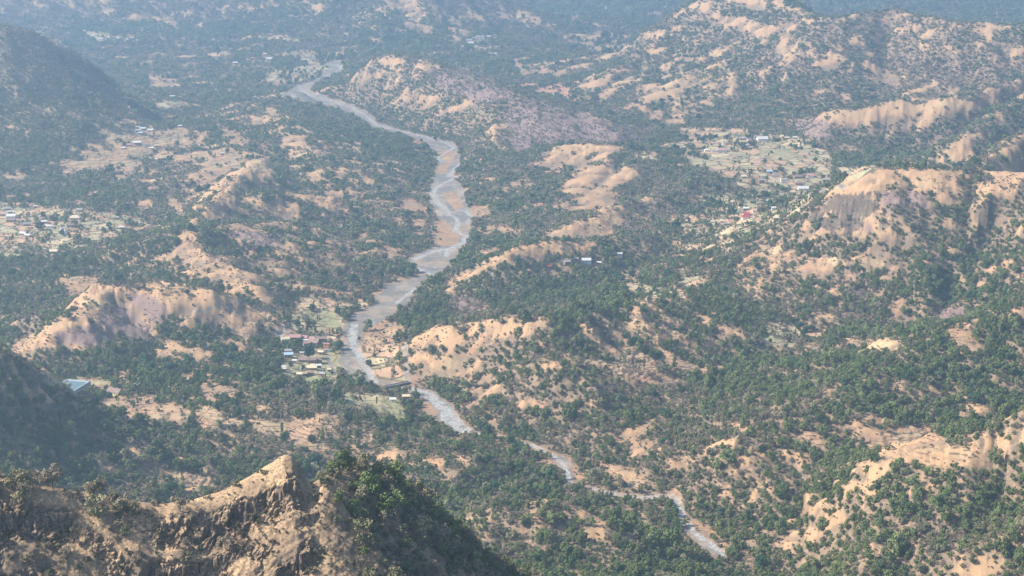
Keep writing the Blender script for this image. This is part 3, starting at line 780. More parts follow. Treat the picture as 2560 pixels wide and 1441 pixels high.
# ---------------------------------------------------------------- materials
def new_mat(name):
    m = bpy.data.materials.new(name); m.use_nodes = True
    nt = m.node_tree
    for n in list(nt.nodes): nt.nodes.remove(n)
    out = nt.nodes.new("ShaderNodeOutputMaterial")
    b = nt.nodes.new("ShaderNodeBsdfPrincipled")
    b.inputs['Roughness'].default_value = 0.9
    b.inputs['Specular IOR Level'].default_value = 0.15
    nt.links.new(b.outputs[0], out.inputs[0])
    return m, nt, b
def N(nt, t, **kw):
    n = nt.nodes.new(t)
    for k, v in kw.items():
        if k == 'ins':
            for a, c in v.items():
                if isinstance(c, bpy.types.NodeSocket): nt.links.new(c, n.inputs[a])
                else: n.inputs[a].default_value = c
        else: setattr(n, k, v)
    return n
def mix(nt, fac, a, b):
    n = nt.nodes.new("ShaderNodeMix"); n.data_type = 'RGBA'
    for s, v in ((n.inputs[0], fac), (n.inputs[6], a), (n.inputs[7], b)):
        if isinstance(v, bpy.types.NodeSocket): nt.links.new(v, s)
        else: s.default_value = v if not isinstance(v, tuple) else (v + (1,))[:4]
    return n.outputs[2]
def ramp(nt, fac, a, b):
    n = N(nt, "ShaderNodeMapRange", ins={0: fac, 1: a, 2: b}); n.clamp = True
    return n.outputs[0]
def noise(nt, vec, scale, detail=3, rough=0.55):
    return N(nt, "ShaderNodeTexNoise", ins={'Vector': vec, 'Scale': scale, 'Detail': detail, 'Roughness': rough}).outputs[0]
def mth(nt, op, a, b=0.0):
    n = nt.nodes.new("ShaderNodeMath"); n.operation = op
    for s, v in ((n.inputs[0], a), (n.inputs[1], b)):
        if isinstance(v, bpy.types.NodeSocket): nt.links.new(v, s)
        else: s.default_value = v
    return n.outputs[0]

def terrain_material():
    m, nt, b = new_mat("hill ground")
    geo = N(nt, "ShaderNodeNewGeometry")
    P = geo.outputs['Position']
    A = N(nt, "ShaderNodeAttribute", attribute_name="cover_a"); B = N(nt, "ShaderNodeAttribute", attribute_name="cover_b")
    sa = N(nt, "ShaderNodeSeparateColor", ins={0: A.outputs[0]}); sb = N(nt, "ShaderNodeSeparateColor", ins={0: B.outputs[0]})
    wood, field, grav = sa.outputs[0], sa.outputs[1], sa.outputs[2]; rock = A.outputs['Alpha']
    red, burn, green = sb.outputs[0], sb.outputs[1], sb.outputs[2]; chan = B.outputs['Alpha']
    n_big, n_mid, n_fine = noise(nt, P, 0.006), noise(nt, P, 0.035, 4), noise(nt, P, 0.35, 3, 0.7)
    grass = mix(nt, ramp(nt, n_big, 0.35, 0.65), (0.42, 0.25, 0.125), (0.40, 0.22, 0.12))
    grass = mix(nt, ramp(nt, n_mid, 0.38, 0.62), grass, (0.27, 0.18, 0.12))
    grass = mix(nt, ramp(nt, n_fine, 0.5, 0.72), grass, (0.24, 0.155, 0.10))
    grass = mix(nt, mth(nt, 'MULTIPLY', ramp(nt, noise(nt, P, 0.11, 5, 0.75), 0.49, 0.57), 0.8), grass, (0.20, 0.145, 0.095))
    C = N(nt, "ShaderNodeAttribute", attribute_name="cover_c"); sc_ = N(nt, "ShaderNodeSeparateColor", ins={0: C.outputs[0]})
    terr, hol = sc_.outputs[0], sc_.outputs[1]
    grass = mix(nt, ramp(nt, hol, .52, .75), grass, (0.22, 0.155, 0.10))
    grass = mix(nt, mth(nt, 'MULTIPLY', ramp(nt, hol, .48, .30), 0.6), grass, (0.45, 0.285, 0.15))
    grass = mix(nt, ramp(nt, noise(nt, P, 0.012, 5), 0.58, 0.72), grass, (0.46, 0.33, 0.18))
    hz = N(nt, "ShaderNodeSeparateXYZ", ins={0: P}).outputs[2]
    high = mix(nt, ramp(nt, noise(nt, P, 0.09, 5, 0.7), 0.4, 0.6), (0.45, 0.31, 0.175), (0.30, 0.205, 0.125))
    high = mix(nt, ramp(nt, noise(nt, P, 1.1, 4, 0.8), 0.48, 0.6), high, (0.15, 0.11, 0.075))
    grass = mix(nt, ramp(nt, hz, 230, 300), grass, high)
    litter = mix(nt, ramp(nt, noise(nt, P, 0.15, 4, .7), .35, .65), (0.13, 0.10, 0.07), (0.29, 0.20, 0.13))
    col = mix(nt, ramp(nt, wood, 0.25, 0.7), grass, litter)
    col = mix(nt, mth(nt, 'MULTIPLY', red, 0.65), col, mix(nt, n_mid, (0.46, 0.22, 0.14), (0.36, 0.18, 0.13)))
    col = mix(nt, mth(nt, 'MULTIPLY', burn, 0.9), col, mix(nt, n_mid, (0.17, 0.12, 0.11), (0.27, 0.18, 0.15)))
    vor = N(nt, "ShaderNodeTexVoronoi", ins={'Vector': P, 'Scale': 0.028, 'Randomness': 0.9})
    vs = N(nt, "ShaderNodeSeparateColor", ins={0: vor.outputs['Color']})
    fcol = mix(nt, ramp(nt, vs.outputs[0], 0.3, 0.5), (0.45, 0.355, 0.21), (0.33, 0.29, 0.17))
    fcol = mix(nt, ramp(nt, vs.outputs[1], 0.55, 0.7), fcol, (0.44, 0.28, 0.17))
    edge = N(nt, "ShaderNodeTexVoronoi", feature='DISTANCE_TO_EDGE', ins={'Vector': P, 'Scale': 0.028, 'Randomness': 0.9})
    fcol = mix(nt, ramp(nt, edge.outputs[0], 0.08, 0.03), fcol, (0.13, 0.105, 0.06))
    col = mix(nt, mth(nt, 'MULTIPLY', field, mth(nt, 'SUBTRACT', 1.0, mth(nt, 'MULTIPLY', wood, 0.7))), col, fcol)
    gcol = mix(nt, ramp(nt, vs.outputs[2], 0.3, 0.7), (0.33, 0.30, 0.17), (0.25, 0.26, 0.13))
    gcol = mix(nt, ramp(nt, n_mid, 0.5, 0.6), gcol, (0.38, 0.31, 0.18))
    col = mix(nt, mth(nt, 'MULTIPLY', green, 0.85), col, mix(nt, ramp(nt, edge.outputs[0], 0.05, 0.02), gcol, (0.15, 0.13, 0.07)))
    hzz = N(nt, "ShaderNodeSeparateXYZ", ins={0: P}).outputs[2]
    fr_n = mth(nt, 'FRACT', mth(nt, 'ADD', mth(nt, 'MULTIPLY', hzz, 1 / 2.2), 0.0))
    bund = mth(nt, 'MULTIPLY', ramp(nt, mth(nt, 'ABSOLUTE', mth(nt, 'SUBTRACT', fr_n, 0.5)), 0.2, 0.06), ramp(nt, terr, 0.3, 0.6))
    col = mix(nt, mth(nt, 'MULTIPLY', bund, 0.9), col, (0.09, 0.065, 0.045))
    # steep ground shows stone or dark bank grass
    nz = N(nt, "ShaderNodeSeparateXYZ", ins={0: geo.outputs['Normal']}).outputs[2]
    rv = N(nt, "ShaderNodeTexVoronoi", ins={'Vector': P, 'Scale': 0.55, 'Randomness': 1.0})
    re_ = N(nt, "ShaderNodeTexVoronoi", feature='DISTANCE_TO_EDGE', ins={'Vector': P, 'Scale': 0.55, 'Randomness': 1.0})
    rcol = mix(nt, ramp(nt, noise(nt, P, 0.25, 5, 0.7), 0.35, 0.65), (0.06, 0.05, 0.046), (0.20, 0.155, 0.12))
    rcol = mix(nt, ramp(nt, N(nt, "ShaderNodeSeparateColor", ins={0: rv.outputs['Color']}).outputs[0], 0.3, 0.8), rcol, (0.13, 0.105, 0.09))
    rcol = mix(nt, ramp(nt, re_.outputs[0], 0.14, 0.03), rcol, (0.022, 0.019, 0.018))
    steepf = mth(nt, 'MULTIPLY', ramp(nt, mth(nt, 'ADD', nz, mth(nt, 'MULTIPLY', n_fine, 0.25)), 0.80, 0.62), rock)
    flatrock = mth(nt, 'MULTIPLY', ramp(nt, noise(nt, P, 0.03, 5, 0.6), 0.3, 0.45), ramp(nt, rock, 0.75, 0.95))
    col = mix(nt, mth(nt, 'MAXIMUM', steepf, mth(nt, 'MULTIPLY', flatrock, 0.85)), col, rcol)
    # river gravel, sand bars and the pale wet channel
    gr = mix(nt, noise(nt, P, 0.05, 5, 0.65), (0.125, 0.117, 0.108), (0.215, 0.19, 0.162))
    gr = mix(nt, ramp(nt, n_fine, 0.55, 0.8), gr, (0.10, 0.095, 0.09))
    gr = mix(nt, ramp(nt, noise(nt, P, 0.018, 5, 0.7), 0.47, 0.58), gr, (0.28, 0.215, 0.155))
    br_ = mth(nt, 'ABSOLUTE', mth(nt, 'SUBTRACT', noise(nt, P, 0.016, 3, 0.5), 0.5))
    gr = mix(nt, mth(nt, 'MULTIPLY', ramp(nt, br_, 0.014, 0.006), 0.35), gr, (0.42, 0.405, 0.38))
    gr = mix(nt, ramp(nt, noise(nt, P, 0.07, 5, 0.75), 0.57, 0.64), gr, (0.20, 0.165, 0.11))
    gravn = ramp(nt, mth(nt, 'ADD', grav, mth(nt, 'MULTIPLY', mth(nt, 'SUBTRACT', noise(nt, P, 0.06, 5, 0.75), 0.5), 0.9)), 0.35, 0.6)
    col = mix(nt, gravn, col, gr)
    pale = mix(nt, ramp(nt, noise(nt, P, 0.4, 4, 0.7), 0.42, 0.62), (0.40, 0.385, 0.36), (0.17, 0.165, 0.155))
    col = mix(nt, mth(nt, 'MULTIPLY', chan, ramp(nt, noise(nt, P, 0.09, 4, .7), .36, .5)), col, pale)
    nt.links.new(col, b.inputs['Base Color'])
    bump = N(nt, "ShaderNodeBump", ins={'Strength': 0.6, 'Distance': 0.5, 'Height': noise(nt, P, 0.8, 4, 0.7)})
    nt.links.new(bump.outputs[0], b.inputs['Normal'])
    return m

# pale braided channel, as lines on the ground (photo x, photo y) with half width in metres
CHANNELS = [([(845, 160), (850, 175), (800, 198), (745, 218), (770, 238), (840, 258), (880, 270), (915, 290), (940, 312), (1000, 328), (1060, 342), (1110, 356), (1135, 368), (1118, 380), (1095, 392), (1098, 402), (1140, 404)], 3.5),
    ([(1150, 410), (1135, 425), (1120, 440), (1145, 442), (1100, 462), (1078, 482), (1085, 500), (1100, 512), (1115, 528), (1120, 535), (1140, 545), (1143, 560), (1135, 575), (1150, 585), (1165, 590), (1160, 605), (1130, 620), (1080, 630), (1030, 650)], 5),
    ([(1145, 525), (1165, 530), (1178, 540), (1165, 560)], 3), ([(1040, 672), (1075, 685), (1088, 692)], 5), ([(1120, 625), (1115, 640)], 5),
    ([(1085, 700), (1040, 720), (1005, 745), (985, 762)], 3), ([(885, 812), (878, 840), (885, 870), (905, 900), (915, 925), (928, 945), (935, 955)], 5),
    ([(1030, 971), (1075, 983)], 4), ([(1075, 990), (1095, 1010), (1110, 1030), (1125, 1050), (1160, 1075)], 9),
    ([(1170, 1076), (1215, 1088), (1260, 1092), (1300, 1103), (1345, 1120), (1385, 1140), (1402, 1158), (1415, 1180), (1425, 1205), (1455, 1217), (1485, 1222), (1530, 1236), (1600, 1243), (1655, 1240), (1690, 1245)], 2.6), ([(1402, 1158), (1415, 1180), (1425, 1205)], 2.8), ([(1690, 1245), (1710, 1290), (1735, 1330), (1760, 1350), (1815, 1388)], 3.0)]
TRACKS = [([(1020, 845), (1013, 880), (1015, 920), (1020, 960)], 2.6), ([(1228, 680), (1232, 710), (1245, 735)], 2.2), ([(690, 835), (780, 828), (850, 828)], 2.4),
          ([(690, 842), (740, 836)], 2.2), ([(815, 888), (822, 905), (838, 935)], 2.6), ([(1860, 466), (1950, 478), (2030, 483), (2110, 470)], 3.5), ([(1120, 128), (1240, 118), (1300, 112)], 3.0),
          ([(480, 787), (560, 765), (600, 752)], 1.8), ([(1020, 845), (1030, 815), (1075, 790)], 2.2), ([(695, 868), (740, 874), (775, 878), (812, 892)], 1.8), ([(1755, 385), (1830, 384), (1900, 400), (1930, 440), (1985, 470)], 2.0), ([(0, 560), (60, 575), (130, 580), (200, 560)], 1.6), ([(1875, 536), (1885, 550), (1900, 556)], 2.4)]
CH = np.zeros_like(GZ); TRK = np.zeros_like(GZ)
for L, dst in ((CHANNELS, CH), (TRACKS, TRK)):
    for pts, hw in L:
        W = []
        for px, py in pts:
            h_ = hit(px, py, 1150)
            W.append((h_[0], h_[1]))
        xs = [p[0] for p in W]; ys = [p[1] for p in W]
        i0, i1 = np.searchsorted(ROWS, [min(ys) - 30, max(ys) + 30])
        x_, y_ = GX[i0:i1], GY[i0:i1]
        wob = 2.0 * fbm(x_, y_, 14, 2, 350)
        d, _, _ = polyline(x_ + wob, y_ + wob, W)
        hwv = hw * (1 + 0.5 * fbm(x_, y_, 30, 2, 351))
        dst[i0:i1] = np.maximum(dst[i0:i1], sstep(1.35, 0.75, d / hwv))
GZ = GZ - 0.5 * CH
COV = COV * (1 - CH) * (1 - TRK); TREEP = TREEP * (CH < 0.2) * (TRK < 0.2)
GRAVC = np.clip(GRAV * (1 - 0.8 * BARM) + 0.8 * TRK, 0, 1)
SLO = np.hypot(np.gradient(GZ, axis=1) / np.gradient(GX, axis=1), np.gradient(GZ, axis=0) / np.gradient(GY, axis=0))
ROCKC = np.clip(np.maximum(np.maximum(ROCK, 0.7 * np.clip(BAND * 1.3, 0, 1)), 0.45 * sstep(0.5, 0.9, SLO)), 0, 1)

def build_terrain():
    me = bpy.data.meshes.new("hills")
    nv = NR * NC
    gx = np.gradient(GZ, axis=1) / np.gradient(GX, axis=1); gy = np.gradient(GZ, axis=0) / np.gradient(GY, axis=0)
    for _ in range(3):
        gx[1:-1, 1:-1] = (gx[:-2, 1:-1] + gx[2:, 1:-1] + gx[1:-1, :-2] + gx[1:-1, 2:]) / 4; gy[1:-1, 1:-1] = (gy[:-2, 1:-1] + gy[2:, 1:-1] + gy[1:-1, :-2] + gy[1:-1, 2:]) / 4
    inv = ND / np.sqrt(1 + gx * gx + gy * gy)
    co = np.stack([GX - gx * inv, GY - gy * inv, GZ + inv], -1).reshape(-1, 3).astype(np.float32)
    i, j = np.meshgrid(np.arange(NR - 1), np.arange(NC - 1), indexing='ij')
    a = (i * NC + j).ravel()
    q = np.stack([a, a + 1, a + NC + 1, a + NC], -1).astype(np.int32)
    me.vertices.add(nv); me.vertices.foreach_set("co", co.ravel())
    nf = len(q)
    me.loops.add(nf * 4); me.loops.foreach_set("vertex_index", q.ravel())
    me.polygons.add(nf); me.polygons.foreach_set("loop_start", np.arange(0, nf * 4, 4, dtype=np.int32))
    me.polygons.foreach_set("loop_total", np.full(nf, 4, np.int32))
    me.update(calc_edges=True)
    me.polygons.foreach_set("use_smooth", ~((BAND[:-1, :-1] > .25) & (GY[:-1, :-1] < 1000)).ravel())
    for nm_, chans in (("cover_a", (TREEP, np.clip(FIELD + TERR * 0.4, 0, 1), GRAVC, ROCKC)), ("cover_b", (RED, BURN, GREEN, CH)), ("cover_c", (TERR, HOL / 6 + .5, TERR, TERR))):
        at = me.attributes.new(nm_, 'FLOAT_COLOR', 'POINT')
        at.data.foreach_set("color", np.stack(chans, -1).reshape(-1).astype(np.float32))
    me.materials.append(terrain_material())
    o = link(bpy.data.objects.new("hills", me))
    tag(o, kind='structure')
    return o
terrain = build_terrain()
# ---------------------------------------------------------------- buildings
def flat_mat(name, c0, c1, scale=1.5, rough=0.8):
    m, nt, b = new_mat(name)
    geo = N(nt, "ShaderNodeNewGeometry")
    nt.links.new(mix(nt, ramp(nt, noise(nt, geo.outputs['Position'], scale, 4, 0.7), 0.35, 0.65), c0, c1), b.inputs['Base Color'])
    b.inputs['Roughness'].default_value = rough
    return m
ROOFM = {'w': flat_mat("white sheet roof", (0.66, 0.65, 0.62), (0.42, 0.40, 0.37), .6, .5), 'g': flat_mat("grey sheet roof", (0.34, 0.34, 0.34), (0.24, 0.22, 0.20), .6, .6),
         'b': flat_mat("brown tile roof", (0.20, 0.14, 0.125), (0.27, 0.19, 0.16)), 'p': flat_mat("faded red tile roof", (0.36, 0.20, 0.18), (0.44, 0.27, 0.24)),
         'c': flat_mat("cream roof", (0.62, 0.53, 0.38), (0.52, 0.43, 0.3)), 'r': flat_mat("red painted sheet roof", (0.44, 0.06, 0.055), (0.36, 0.06, 0.055), .6, .5),
         'l': flat_mat("blue sheet roof", (0.30, 0.42, 0.52), (0.38, 0.48, 0.56), .6, .6), 't': flat_mat("straw roof", (0.42, 0.31, 0.19), (0.32, 0.23, 0.14))}
WALLM = {'w': flat_mat("white wall", (0.74, 0.72, 0.68), (0.62, 0.60, 0.56)), 'm': flat_mat("mud wall", (0.34, 0.24, 0.17), (0.27, 0.19, 0.14)),
         'y': flat_mat("yellow wall", (0.74, 0.70, 0.28), (0.68, 0.62, 0.26)), 'o': flat_mat("orange wall", (0.78, 0.34, 0.16), (0.70, 0.30, 0.15)), 'c': flat_mat("cream wall", (0.66, 0.57, 0.42), (0.58, 0.5, 0.38))}
M_DOOR = flat_mat("door wood", (0.12, 0.08, 0.06), (0.09, 0.06, 0.05)); M_WIN = flat_mat("window dark", (0.05, 0.06, 0.07), (0.07, 0.08, 0.09), 1, .3)
def tube(V, Fc, a, b, ra, rb, seg=5):
    a, b = Vector(a), Vector(b); d = (b - a).normalized()
    u = d.orthogonal().normalized(); w = d.cross(u); k = len(V)
    for p, r_ in ((a, ra), (b, rb)):
        for i in range(seg):
            t = 2 * math.pi * i / seg
            V.append(tuple(p + (u * math.cos(t) + w * math.sin(t)) * r_))
    for i in range(seg):
        j = (i + 1) % seg
        Fc.append((k + i, k + j, k + seg + j, k + seg + i))
    Fc.append(tuple(k + seg + i for i in range(seg)))
def mesh_obj(name, V, Fc, mat, parent):
    me = bpy.data.meshes.new(name); me.from_pydata(V, [], Fc); me.materials.append(mat)
    return link(bpy.data.objects.new(name, me), parent)
def boxv(V, Fc, x0, x1, y0, y1, z0, z1):
    k = len(V)
    V += [(x, y, z) for z in (z0, z1) for x, y in ((x0, y0), (x1, y0), (x1, y1), (x0, y1))]
    Fc += [tuple(k + i for i in q) for q in ((0, 3, 2, 1), (4, 5, 6, 7), (0, 1, 5, 4), (1, 2, 6, 5), (2, 3, 7, 6), (3, 0, 4, 7))]
def prism(V, Fc, prof, x0, x1):
    k = len(V); n = len(prof)
    V += [(x0, y, z) for y, z in prof] + [(x1, y, z) for y, z in prof]
    Fc += [tuple(range(k + n - 1, k - 1, -1)), tuple(range(k + n, k + 2 * n))]
    Fc += [(k + i, k + (i + 1) % n, k + n + (i + 1) % n, k + n + i) for i in range(n)]
def house(px, py, w, roof, wall, label, shape='gable', rot=0.0, d=None, h=3.2, detail=None, cat='house', group=None, name='house'):
    hp = hit(px, py, 1150); x, y, _ = hp
    d = d or w * 0.62
    z = float(min(sample(GZ, np.array([x + a for a in (-w / 2, 0, w / 2)]), np.array([y, y + d / 2, y - d / 3])).max(), hp[2] + 2.0))
    root = link(bpy.data.objects.new(name, None)); root.location = (x, y + d * .3, z); root.rotation_euler = (0, 0, rot)
    tag(root, label, cat, group)
    V, Fc = [], []
    hw, hd = w / 2, d / 2
    if shape in ('gable', 'hip'):
        rise = hd * 0.62
        prism(V, Fc, [(-hd, -3.5), (hd, -3.5), (hd, h), (0, h + (rise if shape == 'gable' else 0.1)), (-hd, h)], -hw, hw)
        mesh_obj('wall', V, Fc, WALLM[wall], root)
        V, Fc = [], []
        e = 0.7; t = 0.18; k = rise / hd
        if shape == 'gable':
            prism(V, Fc, [(-hd - e, h - e * k + .06), (0, h + rise + .06), (hd + e, h - e * k + .06), (hd + e, h - e * k + .06 + t), (0, h + rise + .06 + t * 1.3), (-hd - e, h - e * k + .06 + t)], -hw - e, hw + e)
        else:
            z0 = h + .05
            V += [(-hw - e, -hd - e, z0), (hw + e, -hd - e, z0), (hw + e, hd + e, z0), (-hw - e, hd + e, z0), (-hw + hd, 0, z0 + rise * 1.15), (hw - hd, 0, z0 + rise * 1.15)]
            Fc += [(0, 1, 5, 4), (1, 2, 5), (2, 3, 4, 5), (3, 0, 4), (3, 2, 1, 0)]
        mesh_obj('roof', V, Fc, ROOFM[roof], root)
    elif shape == 'flat':
        boxv(V, Fc, -hw, hw, -hd, hd, -3.5, h)
        mesh_obj('wall', V, Fc, WALLM[wall], root)
        V, Fc = [], []
        boxv(V, Fc, -hw - .35, hw + .35, -hd - .35, hd + .35, h + .003, h + .22)
        for a in ((-hw - .35, hw + .35, -hd - .35, -hd - .15), (-hw - .35, hw + .35, hd + .15, hd + .35), (-hw - .35, -hw - .15, -hd - .147, hd + .147), (hw + .15, hw + .35, -hd - .147, hd + .147)):
            boxv(V, Fc, *a, h + .223, h + .75)
        mesh_obj('roof', V, Fc, ROOFM[roof], root)
    elif shape == 'temple':
        boxv(V, Fc, -hw, hw, -hd, hd, -3.5, h)
        mesh_obj('wall', V, Fc, WALLM[wall], root)
        V, Fc = [], []
        n = 8; prof = [(hw * .8, h + .01), (hw * .75, h + w * .35), (hw * .5, h + w * .8), (hw * .2, h + w * 1.1), (0.05, h + w * 1.35)]
        for r_, zz in prof: V += [(r_ * math.cos(2 * math.pi * i / n), r_ * math.sin(2 * math.pi * i / n), zz) for i in range(n)]
        for s in range(len(prof) - 1): Fc += [(s * n + i, s * n + (i + 1) % n, (s + 1) * n + (i + 1) % n, (s + 1) * n + i) for i in range(n)]
        mesh_obj('spire', V, Fc, WALLM['w'], root)
    elif shape == 'barrel':
        boxv(V, Fc, -hw, hw, -hd, hd, -3.5, h)
        mesh_obj('wall', V, Fc, WALLM[wall], root)
        V, Fc = [], []
        prism(V, Fc, [(hd * 1.12 * math.cos(a), h + .02 + hd * .5 * math.sin(a)) for a in np.linspace(0, math.pi, 9)], -hw - .5, hw + .5)
        mesh_obj('roof', V, Fc, ROOFM[roof], root)
    if detail if detail is not None else y < 2750:
        V, Fc = [], []; boxv(V, Fc, -.55, .55, -hd - .06, -hd + .1, -.3, 2.1); mesh_obj('door', V, Fc, M_DOOR, root)
        nw = max(1, int(w / 7))
        for s in (-1, 1):
            for i in range(nw):
                cx0 = s * (hw * (i + 1) / (nw + .6)) + s * .6
                if abs(cx0) > hw - .8: continue
                V, Fc = [], []; boxv(V, Fc, cx0 - .6, cx0 + .6, -hd - .05, -hd + .1, .9, 2.2); mesh_obj('window', V, Fc, M_WIN, root)
    CLEAR.append((x, y + d * .3, max(w, d) * (.5 if y < 2750 else .75) + 1.5))
    return root
CLEAR = []
RV, BV, CV, LV, UV, FVL, FVR = ('houses of the riverside village', 'houses of the right hand village', 'houses among the trees below the right hand village', 'houses of the village at the left edge', 'houses of the terraced village, upper left', 'houses of the far hamlets in the haze, left', 'houses of the far village beyond the river')
